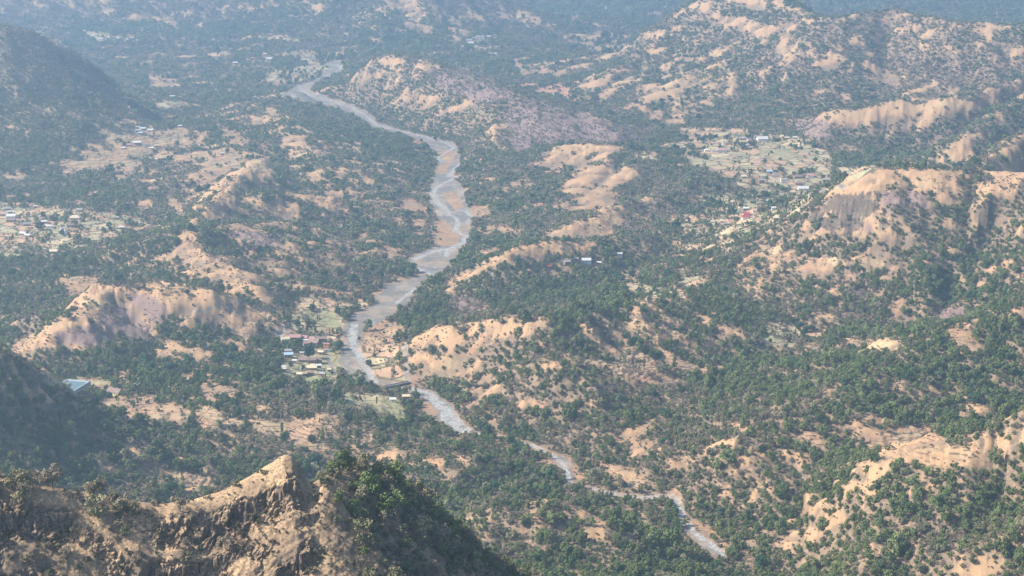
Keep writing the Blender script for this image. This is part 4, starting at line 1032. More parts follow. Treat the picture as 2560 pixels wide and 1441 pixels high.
HOUSES = [
 (713, 856, 13, 'c', 'w', 'cream roofed white house, leftmost of the riverside village row', 'gable', .3, RV), (738, 852, 17, 'p', 'm', 'long faded red tiled house in the back row of the riverside village', 'gable', .1, RV),
 (757, 852, 15, 'p', 'w', 'pinkish roofed house left behind the white flat building by the river', 'gable', -.2, RV), (763, 858, 13, 'w', 'w', 'bright white flat roofed building in the middle of the riverside village', 'flat', .15, RV),
 (779, 855, 15, 'p', 'm', 'hip roofed reddish house right behind the white flat building', 'hip', 0, RV), (785, 863, 18, 'b', 'm', 'long brown roofed house below the reddish hip roof', 'gable', -.5, RV),
 (766, 864, 10, 'p', 'm', 'small pink roofed house below the white flat building', 'gable', .4, RV), (807, 855, 13, 'b', 'm', 'grey brown roofed house at the right end of the back row by the river', 'gable', .1, RV),
 (816, 873, 10, 'p', 'o', 'orange walled two storey house near the river bank', 'flat', -.1, RV), (817, 881, 7, 'g', 'w', 'small grey rounded shed just below the orange house', 'barrel', 0, RV),
 (827, 881, 4.5, 'w', 'w', 'tiny white hut right of the grey rounded shed', 'flat', 0, RV), (795, 882, 9, 't', 'm', 'straw coloured hut left of the track, the upper one', 'gable', .3, RV),
 (802, 887, 8, 'c', 'm', 'cream roofed hut left of the track, the lower one', 'gable', -.2, RV), (755, 888, 6, 'w', 'w', 'small white shed on the upper edge of the village green', 'barrel', 0, RV),
 (720, 885, 10, 'g', 'm', 'grey roofed house under trees at the left side of the riverside village', 'gable', .1, RV), (721, 894, 13, 'l', 'm', 'blue grey roofed house under trees at the left side of the riverside village', 'gable', .15, RV),
 (736, 908, 6, 'w', 'w', 'white hut left of the dark hedged plot', 'gable', 0, RV), (709, 924, 6, 'w', 'm', 'pale hut at the left edge of the village fields, the upper of two', 'gable', .1, RV),
 (709, 929, 7, 'c', 'm', 'pale hut at the left edge of the village fields, the lower of two', 'gable', 0, RV), (760, 905, 16, 'b', 'm', 'long dark brown roof left of the big double roof', 'gable', -.1, RV),
 (779, 909, 13, 'b', 'm', 'left half of the big dark double roofed house', 'gable', .2, RV), (794, 909, 13, 'b', 'm', 'right half of the big dark double roofed house', 'hip', .2, RV),
 (782, 919, 6, 'c', 'm', 'cream hut in the green field right of the hedged plot, left one', 'gable', 0, RV), (797, 920, 7, 'w', 'm', 'white hut in the green field right of the hedged plot, right one', 'gable', 0, RV),
 (780, 925, 14, 'c', 'm', 'long low cream shed in the green field', 'gable', 0, RV), (749, 942, 8, 'c', 'm', 'field hut in the lowest green field, leftmost', 'gable', -.1, RV),
 (760, 940, 9, 't', 'm', 'straw roofed field hut in the lowest green field, second from left', 'gable', .1, RV), (777, 939, 9, 'b', 'm', 'dark brown roofed hut in the middle of the lowest green field', 'gable', 0, RV),
 (806, 941, 9, 'g', 'm', 'grey roofed hut at the right of the lowest green field', 'gable', -.3, RV), (823, 930, 5, 'c', 'm', 'pale hut beside the lower end of the village track', 'gable', 0, RV),
 (287, 989, 19, 'b', 'y', 'yellow walled brown roofed farmhouse in the bare fields at lower left', 'gable', -.55, None), (342, 969, 6, 'w', 'm', 'small white roofed hut right of the yellow farmhouse', 'gable', 0, None),
 (982, 1005, 7, 'w', 'w', 'white roofed hut among field trees below the bridge', 'gable', 0, None), (1015, 998, 9, 'c', 'm', 'cream roofed hut among trees right below the bridge', 'gable', .1, None),
 (1466, 659, 14, 'w', 'w', 'long bright white roofed farm building on the central slope', 'gable', .05, 'farm buildings on the central slope'), (1418, 663, 10, 'g', 'm', 'grey roofed farm building, leftmost of the central farm', 'gable', .3, 'farm buildings on the central slope'),
 (1440, 655, 7, 'g', 'm', 'small grey shed behind the central farm', 'gable', 0, 'farm buildings on the central slope'), (1497, 663, 7, 'w', 'm', 'small white shed at the right end of the central farm', 'gable', 0, 'farm buildings on the central slope'),
 (1549, 643, 8, 'w', 'w', 'white house alone under trees right above the central farm', 'gable', .2, None), (1373, 673, 5, 'r', 'm', 'tiny red roofed hut left of the central farm', 'gable', 0, None),
 (1769, 379, 13, 'c', 'w', 'cream house, leftmost of the right hand village', 'hip', .1, BV), (1786, 381, 11, 'w', 'w', 'white house between the cream house and the long pink roof', 'flat', 0, BV),
 (1805, 380, 22, 'p', 'w', 'long pinkish red roofed house with white walls', 'hip', 0, BV), (1818, 363, 8, 'b', 'm', 'small brown shed right of the white temple', 'gable', 0, BV),
 (1906, 352, 24, 'w', 'w', 'long white roofed school like building at the top of the right hand village', 'gable', .15, BV), (1895, 346, 17, 'b', 'm', 'brown roofed house behind the long white building', 'gable', .1, BV),
 (1856, 350, 15, 'g', 'm', 'grey roofed house left of the long white building', 'gable', 0, BV), (1873, 353, 9, 'w', 'w', 'white house between the grey roof and the long white building', 'flat', .2, BV),
 (1868, 366, 9, 'w', 'w', 'white house at the upper edge of the pale fields', 'gable', .5, BV), (1967, 349, 9, 'c', 'm', 'cream house under trees right of the long white building', 'gable', 0, BV),
 (1988, 348, 9, 'w', 'm', 'white roofed house farthest right in the upper row of the village', 'gable', 0, BV), (1957, 372, 5, 'w', 'w', 'tiny white hut at the top of the greenish field', 'flat', 0, BV),
 (1871, 394, 6, 'c', 'c', 'small cream block left of the greenish field', 'flat', 0, BV), (1835, 397, 9, 'p', 'c', 'pink hut below the long pink roof', 'gable', 0, BV),
 (1924, 433, 11, 'l', 'm', 'blue grey roof under the trees in the lower village', 'gable', 0, BV), (1936, 438, 4.5, 'w', 'w', 'left of two small white domed huts side by side', 'barrel', 0, BV),
 (1943, 438, 4.5, 'w', 'w', 'right of two small white domed huts side by side', 'barrel', 0, BV), (1959, 457, 11, 'w', 'w', 'white two storey block with dark windows', 'flat', .05, BV),
 (1996, 446, 16, 'b', 'm', 'wide brown roof under trees in the lower village', 'gable', .1, BV), (2026, 444, 13, 'p', 'w', 'pale pink roofed house with white walls in the lower village', 'gable', -.1, BV),
 (2065, 454, 12, 'g', 'm', 'pale grey roof at the right end of the lower village', 'gable', 0, BV), (2008, 476, 20, 'w', 'w', 'largest white roofed building by the pale road', 'gable', .08, BV),
 (1998, 464, 15, 'b', 'm', 'brown roof behind the largest white roofed building', 'hip', 0, BV), (1990, 478, 6, 'c', 'c', 'small cream block left of the largest white roofed building', 'flat', 0, BV),
 (1859, 446, 9, 'c', 'm', 'cream hut at the left side of the lower village', 'gable', 0, BV), (1904, 459, 11, 'g', 'm', 'grey roofed hut left of the white two storey block', 'gable', .1, BV),
 (2099, 409, 6, 'w', 'w', 'white hut alone in trees far right of the village', 'flat', 0, BV),
 (1866, 541, 13, 'r', 'w', 'bright red roofed building, the rear of two', 'gable', .05, CV), (1864, 549, 14, 'r', 'w', 'bright red roofed building with a white verge, the front of two', 'gable', .05, CV),
 (1865, 526, 11, 'w', 'm', 'white roofed house above the red roofs', 'gable', 0, CV), (1828, 509, 11, 'c', 'w', 'cream house under trees at the top left of this hamlet', 'gable', .1, CV),
 (1899, 512, 12, 'g', 'm', 'grey roofed house beside the green plot', 'gable', .2, CV), (1921, 507, 9, 'c', 'm', 'cream hut right of the grey roofed house', 'gable', 0, CV),
 (1934, 524, 8, 'w', 'w', 'white roofed hut right of the red roofs, upper', 'gable', 0, CV), (1886, 533, 6, 'w', 'w', 'small white hut just right of the red roofs', 'flat', 0, CV),
 (1941, 553, 12, 'c', 'm', 'broad tan roofed house at the foot of the rocky cone', 'gable', .1, CV), (1969, 552, 11, 't', 'c', 'straw roofed house at the foot of the rocky cone, right one', 'gable', 0, CV),
 (1805, 557, 8, 'c', 'c', 'cream hut in the left clearing of this hamlet', 'gable', 0, CV), (1781, 558, 6, 'w', 'w', 'white hut farthest left of this hamlet', 'gable', 0, CV),
 (1848, 530, 4.5, 'w', 'w', 'tiny white tank house left above the red roofs', 'flat', 0, CV), (1814, 564, 7, 'g', 'm', 'grey hut below the left clearing of this hamlet', 'gable', 0, CV),
 (27, 545, 16, 'w', 'w', 'brightest white roofed building at the left edge of the photo', 'gable', .05, LV), (18, 526, 11, 'g', 'm', 'grey roofed house at the top of the left edge village', 'gable', .2, LV),
 (24, 534, 9, 'w', 'm', 'white roofed house behind the brightest white roof', 'gable', .5, LV), (8, 541, 10, 'p', 'm', 'pinkish roofed house cut by the left edge of the photo', 'gable', .1, LV),
 (27, 555, 15, 'b', 'm', 'brown roofed house below the brightest white roof', 'gable', .1, LV), (65, 565, 12, 'g', 'm', 'grey white roof left of the small green plot', 'gable', .4, LV),
 (110, 559, 10, 'w', 'm', 'white roofed house at the right top of the small green plot', 'gable', .3, LV), (96, 569, 9, 'w', 'm', 'pale roofed hut below the small green plot, left', 'gable', -.2, LV),
 (111, 568, 8, 'c', 'm', 'cream roofed hut below the small green plot, right', 'gable', .3, LV), (124, 571, 11, 'w', 'w', 'bright rounded white roof right of the small green plot', 'barrel', 0, LV),
 (57, 589, 11, 'w', 'm', 'white roofed house left of the big dark tree', 'gable', -.3, LV), (69, 593, 9, 'w', 'm', 'white roofed hut just below the white house by the big dark tree', 'gable', -.2, LV),
 (155, 576, 7, 'w', 'w', 'small steep white house at the tip of the triangular field', 'gable', .9, LV), (187, 550, 19, 'c', 'c', 'large pale yellow building with a cream roof', 'hip', .05, LV),
 (175, 568, 12, 'b', 'm', 'brown roofed house right of the triangular field', 'gable', .3, LV), (292, 549, 7, 'g', 'm', 'grey hut at the top of the right fields of the left village', 'gable', 0, LV),
 (303, 573, 9, 'w', 'm', 'white roofed hut right of the last round tree', 'gable', .2, LV), (134, 634, 12, 'c', 'm', 'cream roofed shed in the wood below the left village', 'gable', 0, LV),
 (88, 520, 6, 'w', 'm', 'white hut at the upper end of the left village lane', 'gable', .3, LV), (199, 529, 10, 'g', 'm', 'grey roof in trees behind the large pale yellow building', 'gable', -.2, LV),
 (356, 326, 12, 'w', 'm', 'white roof at the top of the terraced village, left of two', 'gable', .3, UV), (376, 330, 12, 'w', 'w', 'white roof at the top of the terraced village, right of two', 'gable', .1, UV),
 (345, 323, 10, 'g', 'm', 'dull grey roof behind the left white roof of the terraced village', 'gable', 0, UV), (346, 332, 12, 'g', 'm', 'grey roof in front of the left white roof of the terraced village', 'gable', 0, UV),
 (351, 337, 9, 'l', 'm', 'bluish roof lowest of the upper cluster in the terraced village', 'gable', 0, UV), (450, 319, 10, 'w', 'm', 'white roof alone in trees right of the terraced village', 'barrel', 0, UV),
 (343, 362, 16, 'w', 'm', 'long white roof in the middle of the terraces', 'gable', .1, UV), (360, 366, 8, 'w', 'w', 'white hut right of the long white roof on the terraces', 'flat', 0, UV),
 (390, 368, 8, 'c', 'm', 'cream hut right in the lower terraced village', 'gable', .4, UV), (379, 374, 8, 'w', 'm', 'white hut lowest in the terraced village', 'gable', 0, UV),
 (308, 374, 8, 'w', 'm', 'white hut left of the trees on the terraces', 'gable', 0, UV), (323, 366, 10, 'p', 'm', 'pinkish house left of the long white roof on the terraces', 'gable', 0, UV),
 (464, 389, 6, 'w', 'w', 'white hut alone by trees on the right terraces', 'flat', 0, UV), (556, 388, 6, 'w', 'm', 'white hut at the far right end of the terraces', 'gable', .3, UV),
 (431, 245, 14, 'w', 'm', 'wide white roof alone in the wood above the terraced village', 'gable', 0, UV), (453, 246, 9, 'w', 'm', 'smaller white roof right of the wide one above the terraced village', 'gable', 0, UV),
 (212, 80, 10, 'w', 'w', 'far white house highest of the hazy hamlet behind the dark mountain', 'gable', 0, FVL), (230, 92, 10, 'w', 'w', 'far white house second in the hazy hamlet behind the dark mountain', 'gable', 0, FVL),
 (252, 100, 15, 'w', 'w', 'far wide white roof in the hazy hamlet behind the dark mountain', 'gable', 0, FVL), (267, 102, 12, 'g', 'w', 'far grey roof beside the wide white roof in the hazy hamlet', 'gable', 0, FVL),
 (297, 100, 14, 'w', 'm', 'far white roof right in the hazy hamlet', 'gable', 0, FVL), (319, 102, 9, 'w', 'm', 'far white roof rightmost in the hazy hamlet', 'gable', 0, FVL),
 (672, 150, 18, 'w', 'w', 'wide white roof near the upper river, brightest there', 'gable', 0, FVL), (588, 160, 14, 'w', 'm', 'white roof left in the hamlet by the upper river', 'gable', 0, FVL),
 (621, 153, 13, 'p', 'm', 'reddish roof in the hamlet by the upper river', 'gable', 0, FVL), (541, 151, 9, 'w', 'm', 'small white roof farthest left of the upper river hamlet', 'gable', 0, FVL),
 (662, 138, 12, 'c', 'm', 'cream roof behind the hamlet by the upper river', 'gable', 0, FVL),
 (1200, 98, 30, 'w', 'w', 'largest white complex in the far village beyond the river', 'flat', 0, FVR), (1177, 111, 18, 'w', 'w', 'bright white roof below left of the large white complex', 'gable', 0, FVR),
 (1173, 105, 20, 'g', 'w', 'pale grey roof left of the large white complex', 'gable', 0, FVR), (1191, 119, 9, 'w', 'w', 'white house by the far road', 'gable', 0, FVR),
 (1156, 119, 8, 'w', 'w', 'white house left by the far road', 'gable', 0, FVR), (1222, 94, 13, 'w', 'w', 'white roof right behind the large white complex', 'gable', 0, FVR),
 (1224, 136, 10, 'w', 'w', 'bright white house below the far road, left of two', 'gable', .5, FVR), (1239, 137, 9, 'w', 'c', 'bright white house below the far road, right of two', 'gable', -.2, FVR)]
for q in HOUSES:
    px, py, w, rf, wl, lb, shp, rot, grp = q
    hgt = 6.2 if 'two storey' in lb or px in (1200,) else 3.2
    house(px, py, w * (.78 if grp is RV or grp is CV else .92), rf, wl, lb, shp, rot, h=hgt, group=grp, name='hut' if w < 9.5 else 'house', cat='hut' if w < 9.5 else 'house')
house(1807, 368, 5, 'w', 'w', 'small white temple with a pointed spire in the right hand village', 'temple', d=5, h=4, group=None, name='temple', cat='temple')
house(163, 589, 5.5, 'w', 'w', 'white temple with a pointed spire on the triangular field at left', 'temple', d=5.5, h=3.5, name='temple', cat='temple')
house(1515, 30, 10, 'w', 'w', 'hazy white tower on the far plain at the top of the photo', 'temple', d=9, h=9, name='temple_tower', cat='tower')

def farm_pond():
    x, y, z = hit(178, 966, 1150)
    root = link(bpy.data.objects.new('farm_pond', None)); root.location = (x, y, z + 1.2); root.rotation_euler = (0, 0, -.25)
    tag(root, 'blue grey lined farm pond with a pale bank in the woods at lower left', 'pond')
    V, Fc = [], []
    out_, in_ = (13, 17), (11.5, 15.5)
    for (a, b), zz in ((out_, -3.5), (out_, .5), (in_, .5), ((8.5, 12.5), -2.0)):
        V += [(-a, -b, zz), (a, -b, zz), (a, b, zz), (-a, b, zz)]
    for s in range(3): Fc += [(s * 4 + i, s * 4 + (i + 1) % 4, s * 4 + 4 + (i + 1) % 4, s * 4 + 4 + i) for i in range(4)]
    mesh_obj('bank', V, Fc, flat_mat("pond liner", (0.22, 0.26, 0.27), (0.32, 0.35, 0.35), .3, .5), root)
    k = .55
    V = [(-11.5 + 1.0, -15.5 + 1.0, -.3), (11.5 - 1.0, -15.5 + 1.0, -.3), (11.5 - 1.0, 15.5 - 1.0, -.3), (-11.5 + 1.0, 15.5 - 1.0, -.3)]
    m, nt, b = new_mat("pond water"); b.inputs['Base Color'].default_value = (0.10, 0.15, 0.165, 1); b.inputs['Roughness'].default_value = 0.25; b.inputs['Specular IOR Level'].default_value = .5
    mesh_obj('pond_water', V, [(0, 1, 2, 3)], m, root)
    for a in range(-1, 3): CLEAR.append((x, y - a * 10, 17))
farm_pond()

def bridge():
    a, b = hit(1024, 959, 1150), hit(958, 973, 1150)
    z = max(a[2], b[2]) + 2.0
    L = math.hypot(b[0] - a[0], b[1] - a[1]); ang = math.atan2(b[1] - a[1], b[0] - a[0])
    root = link(bpy.data.objects.new('bridge', None)); root.location = (a[0], a[1], z); root.rotation_euler = (0, 0, ang)
    tag(root, 'low dark road bridge on piers across the dry river bed', 'bridge')
    conc = flat_mat("bridge concrete", (0.24, 0.22, 0.20), (0.17, 0.155, 0.145))
    V, Fc = [], []; boxv(V, Fc, 0, L, -2.6, 2.6, -.7, 0); mesh_obj('deck', V, Fc, conc, root)
    for s in (-1, 1):
        V, Fc = [], []; boxv(V, Fc, 0, L, s * 2.45 - .13, s * 2.45 + .13, .003, .9); mesh_obj('parapet', V, Fc, conc, root)
    n = max(3, int(L / 8))
    for i in range(n + 1):
        V, Fc = [], []; boxv(V, Fc, max(.2, i * L / n - .5), min(L - .2, i * L / n + .5), -2.2, 2.2, -7, -.703); mesh_obj('pier', V, Fc, conc, root)
    for t in np.linspace(0, 1, 6): CLEAR.append((a[0] + (b[0] - a[0]) * t, a[1] + (b[1] - a[1]) * t - 4, 7))
bridge()

def pylon(px, py, hgt, label):
    x, y, z = hit(px, py, 1150)
    root = link(bpy.data.objects.new('power_pylon', None)); root.location = (x, y, z - .5); tag(root, label, 'pylon')
    steel = flat_mat("galvanised steel", (0.5, 0.52, 0.54), (0.4, 0.42, 0.44), 1, .5)
    def r_(t): return 2.6 * (1 - t) ** 1.3 + .35
    for sx, sy in ((-1, -1), (1, -1), (1, 1), (-1, 1)):
        V, Fc = [], []
        for t in range(6):
            t0, t1 = t / 6, (t + 1) / 6
            tube(V, Fc, (sx * r_(t0), sy * r_(t0), t0 * hgt), (sx * r_(t1), sy * r_(t1), t1 * hgt), .14, .12, 4)
        mesh_obj('leg', V, Fc, steel, root)
    V, Fc = [], []
    for t in range(8):
        t0, t1 = t / 8, (t + 1) / 8; c = [(-1, -1), (1, -1), (1, 1), (-1, 1)]
        for i in range(4):
            p_, q_ = c[i], c[(i + 1) % 4]
            tube(V, Fc, (p_[0] * r_(t0), p_[1] * r_(t0), t0 * hgt), (q_[0] * r_(t1), q_[1] * r_(t1), t1 * hgt), .08, .08, 3)
    mesh_obj('bracing', V, Fc, steel, root)
    for q, (zz, w_) in enumerate(((.78, 5), (.87, 4.2), (.95, 3.2))):
        V, Fc = [], []
        for s in (-1, 1):
            tube(V, Fc, (0, 0, zz * hgt + .6), (s * w_, 0, zz * hgt), .14, .08, 4); tube(V, Fc, (0, 0, zz * hgt - .4), (s * w_, 0, zz * hgt), .12, .08, 4)
        mesh_obj('cross_arm', V, Fc, steel, root)
pylon(546, 331, 30, 'thin grey lattice power pylon in the woods right of the terraced village')

def bird():
    x, y, z = on_d(2099, 1350, 480)
    root = link(bpy.data.objects.new('bird', None)); root.location = (x, y, z); root.rotation_euler = (0.15, 0.1, 0.6)
    tag(root, 'small dark bird gliding above the lower right slope', 'bird')
    dk = flat_mat("dark feathers", (0.035, 0.03, 0.028), (0.06, 0.05, 0.045), 20)
    V, Fc = [], []
    n = 8; st = [(-.26, .01, 0), (-.2, .035, 0), (-.05, .06, 0), (.1, .05, .01), (.17, .03, .025), (.22, .038, .03), (.27, .01, .02)]
    for yy, r_, zz in st: V += [(r_ * math.cos(2 * math.pi * i / n), yy, zz + r_ * .85 * math.sin(2 * math.pi * i / n)) for i in range(n)]
    for s in range(len(st) - 1): Fc += [(s * n + i, s * n + (i + 1) % n, (s + 1) * n + (i + 1) % n, (s + 1) * n + i) for i in range(n)]
    Fc += [tuple(range(n))[::-1], tuple((len(st) - 1) * n + i for i in range(n))]
    mesh_obj('body', V, Fc, dk, root)
    for s in (-1, 1):
        V = [(s * .04, .1, .03), (s * .3, .13, .1), (s * .62, -.02, .07), (s * .58, -.1, .065), (s * .3, -.06, .09), (s * .04, -.09, .02)]
        V += [(a_, b_, c_ - .012) for a_, b_, c_ in V]
        Fc = [(0, 1, 2, 3, 4, 5), (11, 10, 9, 8, 7, 6)] + [(i, (i + 1) % 6, 6 + (i + 1) % 6, 6 + i) for i in range(6)]
        mesh_obj('wing', V, Fc, dk, root)
    V = [(-.02, -.24, 0), (.02, -.24, 0), (.07, -.42, .01), (-.07, -.42, .01)]; V += [(a_, b_, c_ - .01) for a_, b_, c_ in V]
    mesh_obj('tail', V, [(0, 1, 2, 3), (7, 6, 5, 4)] + [(i, (i + 1) % 4, 4 + (i + 1) % 4, 4 + i) for i in range(4)], dk, root)
bird()
# ---------------------------------------------------------------- trees
rng = np.random.default_rng(7)
def foliage_material(name, base, alt, scale=0.02, var=0.5):
    m, nt, b = new_mat(name)
    geo = N(nt, "ShaderNodeNewGeometry"); P = geo.outputs['Position']
    oi = N(nt, "ShaderNodeObjectInfo")
    f = mth(nt, 'ADD', mth(nt, 'MULTIPLY', oi.outputs['Random'], var), mth(nt, 'MULTIPLY', noise(nt, P, scale, 3), 1.0))
    c = mix(nt, ramp(nt, f, 0.35, 0.95), base, alt)
    rnd = N(nt, "ShaderNodeTexWhiteNoise", noise_dimensions='1D', ins={'W': oi.outputs['Random']})
    br = mth(nt, 'ADD', 0.7, mth(nt, 'MULTIPLY', rnd.outputs[0], 0.65))
    hs = N(nt, "ShaderNodeHueSaturation", ins={'Hue': 0.5, 'Saturation': 1.0, 'Value': br, 'Fac': 1.0, 'Color': c})
    nt.links.new(hs.outputs[0], b.inputs['Base Color'])
    b.inputs['Specular IOR Level'].default_value = 0.05
    return m
def bark_material(name, c0, c1):
    m, nt, b = new_mat(name)
    geo = N(nt, "ShaderNodeNewGeometry")
    c = mix(nt, noise(nt, geo.outputs['Position'], 2.5, 3), c0, c1)
    nt.links.new(c, b.inputs['Base Color'])
    return m
M_GREEN = foliage_material("green leaves", (0.080, 0.122, 0.038), (0.155, 0.178, 0.068))
M_DARK = foliage_material("dark mango leaves", (0.042, 0.082, 0.042), (0.07, 0.112, 0.05))
M_OLIVE = foliage_material("olive leaves", (0.14, 0.155, 0.08), (0.235, 0.205, 0.12))
M_DRY = foliage_material("dry twigs", (0.155, 0.13, 0.095), (0.235, 0.19, 0.135))
M_BUSH = foliage_material("bush leaves", (0.085, 0.095, 0.05), (0.15, 0.125, 0.075))
M_BARK = bark_material("bark", (0.13, 0.10, 0.08), (0.24, 0.19, 0.15))

def leaf_mesh(name, mat, n, clumps, rx, rz, z0, leaf, seed, spread=0.42, fill_=0.5):
    """crown of many leaf-sprays gathered in clumps, unit size in metres"""
    r = np.random.default_rng(seed)
    cs = []
    for _ in range(clumps):
        v = r.normal(size=3); v /= np.linalg.norm(v)
        v[2] = v[2] * 0.95 + 0.05
        k = r.uniform(0.45, 0.78)
        cs.append((v[0] * rx * k, v[1] * rx * k, z0 + rz * (0.5 + 0.5 * v[2] * k * 1.25), r.uniform(0.7, 1.2)))
    cs = np.array(cs)
    ci_ = r.integers(0, clumps, n)
    v = r.normal(size=(n, 3)); v /= np.linalg.norm(v, axis=1)[:, None]
    v[:, 2] = np.where(v[:, 2] < -0.3, -v[:, 2], v[:, 2])
    rad = spread * cs[ci_, 3] * (fill_ + (1 - fill_) * r.random(n)) 
    c = cs[ci_, :3] + v * rad[:, None] * np.array([rx, rx, rz * 0.62])
    nrm = v + r.normal(size=(n, 3)) * 0.45
    nrm /= np.linalg.norm(nrm, axis=1)[:, None]
    t = np.cross(nrm, r.normal(size=(n, 3))); t /= np.linalg.norm(t, axis=1)[:, None]
    b = np.cross(nrm, t)
    s = leaf * r.uniform(0.6, 1.3, n)[:, None]; s2 = s * r.uniform(0.5, 1.0, n)[:, None]
    co = np.stack([c - t * s, c - b * s2 + nrm * s * 0.15, c + t * s, c + b * s2], 1).reshape(-1, 3).astype(np.float32)
    me = bpy.data.meshes.new(name)
    me.vertices.add(n * 4); me.vertices.foreach_set("co", co.ravel())
    me.loops.add(n * 4); me.loops.foreach_set("vertex_index", np.arange(n * 4, dtype=np.int32))
    me.polygons.add(n); me.polygons.foreach_set("loop_start", np.arange(0, n * 4, 4, dtype=np.int32))
    me.polygons.foreach_set("loop_total", np.full(n, 4, np.int32))
    me.update(calc_edges=True)
    me.materials.append(mat)
    return me
def trunk_mesh(name, h, r0, rx, rz, z0, nb, seed):
    r = random.Random(seed); V, Fc = [], []
    top = (r.uniform(-.3, .3), r.uniform(-.3, .3), h)
    tube(V, Fc, (0, 0, -1.5), (top[0] * .4, top[1] * .4, h * .5), r0, r0 * .8)
    tube(V, Fc, (top[0] * .4, top[1] * .4, h * .5), top, r0 * .8, r0 * .55)
    for i in range(nb):
        a = 2 * math.pi * (i + r.random() * .6) / nb
        e = (math.cos(a) * rx * r.uniform(.5, .8), math.sin(a) * rx * r.uniform(.5, .8), z0 + rz * r.uniform(.35, .85))
        m_ = tuple((top[q] * .9 + e[q]) / 2 + r.uniform(-.3, .3) for q in range(3))
        tube(V, Fc, (top[0] * .8, top[1] * .8, h * r.uniform(.7, 1)), m_, r0 * .4, r0 * .25, 4)
        tube(V, Fc, m_, e, r0 * .25, r0 * .08, 4)
    me = bpy.data.meshes.new(name); me.from_pydata(V, [], Fc); me.materials.append(M_BARK)
    return me

# kind: (material, crown radius, crown height, base of crown, leaf, near count, far count, clumps)
KINDS = {
 'broadleaf': (M_GREEN, 4.1, 6.6, 0.9, 0.60, 430, 90, 13),
 'olive': (M_OLIVE, 3.8, 6.0, 0.9, 0.56, 380, 80, 12),
 'mango': (M_DARK, 5.0, 7.6, 0.8, 0.72, 600, 120, 18),
 'dry': (M_DRY, 3.4, 5.6, 1.0, 0.42, 260, 60, 10),
 'tall': (M_GREEN, 2.0, 9.0, 1.2, 0.55, 300, 80, 10),
 'bush': (M_BUSH, 1.7, 2.0, 0.1, 0.40, 130, 40, 6)}
NEARM, FARM, TRUNKM = {}, {}, {}
for q, (k, (mt, rx, rz, z0, lf, nn, nf_, cl)) in enumerate(KINDS.items()):
    NEARM[k] = [leaf_mesh(k + " crown", mt, int(nn * 2.1), cl + 3, rx, rz, z0, lf * .68, 10 * q + s) for s in range(3)]
    FARM[k] = [leaf_mesh(k + " far crown", mt, int(nf_ * 1.4), cl, rx, rz, z0, lf * 1.65, 10 * q + s + 5) for s in range(2)]
    TRUNKM[k] = [trunk_mesh(k + " trunk", z0 + rz * .45, 0.10 + 0.045 * rx, rx, rz, z0, 4 if k != 'bush' else 3, 10 * q + s) for s in range(3)]

# scatter points over the ground
def scatter():
    PX, PY, = [], []
    y = 562.0
    out = []
    while y < 9800:
        sp = 3.6 if y < 1000 else (5.0 if y < 3800 else 5.0 + (y - 3800) * 0.0022)
        n = int(2 * (halfw(y) - 6) / sp)
        xs = (np.arange(n) + rng.random(n)) * sp - (halfw(y) - 6)
        ys = y + (rng.random(n) - .5) * sp
        out.append(np.stack([xs, ys, np.full(n, sp)], 1))
        y += sp
    return np.concatenate(out)
pts = scatter()
X_, Y_, SP = pts.T
Z_ = sample(GZ, X_, Y_)
Lc = lookup(X_, Y_, Z_ + 3.2)
cov = Lc[0] * (1 - sample(CH, X_, Y_)) * (1 - sample(TRK, X_, Y_))
tp = tree_share(cov + np.where(cov > .02, np.clip(sample(HOL, X_, Y_) * .15, -.14, .3), 0), X_, Y_) * np.where((Y_ > 2800) & (cov < .6), .85, 1)
grv = sample(GRAV, X_, Y_); chn = sample(CH, X_, Y_) + sample(TRK, X_, Y_)
ter = sample(TERR, X_, Y_) + sample(FIELD, X_, Y_) + sample(GREEN, X_, Y_); brn = sample(BURN, X_, Y_); slo = sample(SLO, X_, Y_); bnd = sample(BAND, X_, Y_)
# near ridge: wooded right flank, thin scrub elsewhere
fr_ = Y_ < 1080
dfr, zfr, sfr = polyline(X_.astype(np.float32), Y_.astype(np.float32), RIDGES[0][1])
PXp, PYp = project(X_, Y_, Z_)
rightw = sstep(740, 900, PXp + 60 * fbm(X_, Y_, 18, 3, 401) - 0.28 * (PYp - 1150))
scr = np.clip(0.30 + 0.9 * fbm(X_, Y_, 26, 3, 402), 0.05, 0.9) * (1 - 0.8 * sstep(3.0, 0.5, dfr))
hump = sstep(480, 300, PXp) * sstep(14, 4, dfr) * 0.6
snout = (PXp > 350) & (PXp < 780) & (PYp < 1300)
ridge_p = np.maximum(rightw * 0.92, np.maximum(scr * 0.62, hump) * np.where(snout, 0.12, 1))
ridge_p = ridge_p * np.where((PXp > 620) & (PXp < 775), 0.1, 1)
behind = fr_ & (Y_ > np.interp(X_, [p[0] for p in RIDGES[0][1]], [p[1] for p in RIDGES[0][1]]) + 14)
ridge_p = np.where(behind & ~((PXp < 620) & (dfr > 16)), np.maximum(ridge_p, 0.5 * sstep(12, 30, dfr)), ridge_p)
p = np.where(fr_, ridge_p, tp)
keep = (rng.random(len(p)) < p) & (chn < .3) & ~((grv > .3) & (rng.random(len(p)) > .03)) & (rng.random(len(p)) < np.where(brn > .5, .8, 1))
for cx_, cy_, cr_ in CLEAR:
    m_ = np.nonzero((np.abs(X_ - cx_) < cr_ + 10) & (np.abs(Y_ - cy_) < cr_ + 45))[0]
    keep[m_] &= ~(((X_[m_] - cx_) ** 2 + (np.maximum(0, np.abs(Y_[m_] - cy_ + 5) - 5)) ** 2) < cr_ ** 2)
    keep[m_] &= ~((np.abs(X_[m_] - cx_) < cr_ * .8) & (Y_[m_] < cy_) & (Y_[m_] > cy_ - cr_ - (6 if cy_ < 2750 else 34)))
hidden = (~fr_) & (Y_ < 1150)
keep &= ~hidden | (rng.random(len(p)) < .6)
def sub(*a): return [q[keep] for q in a]
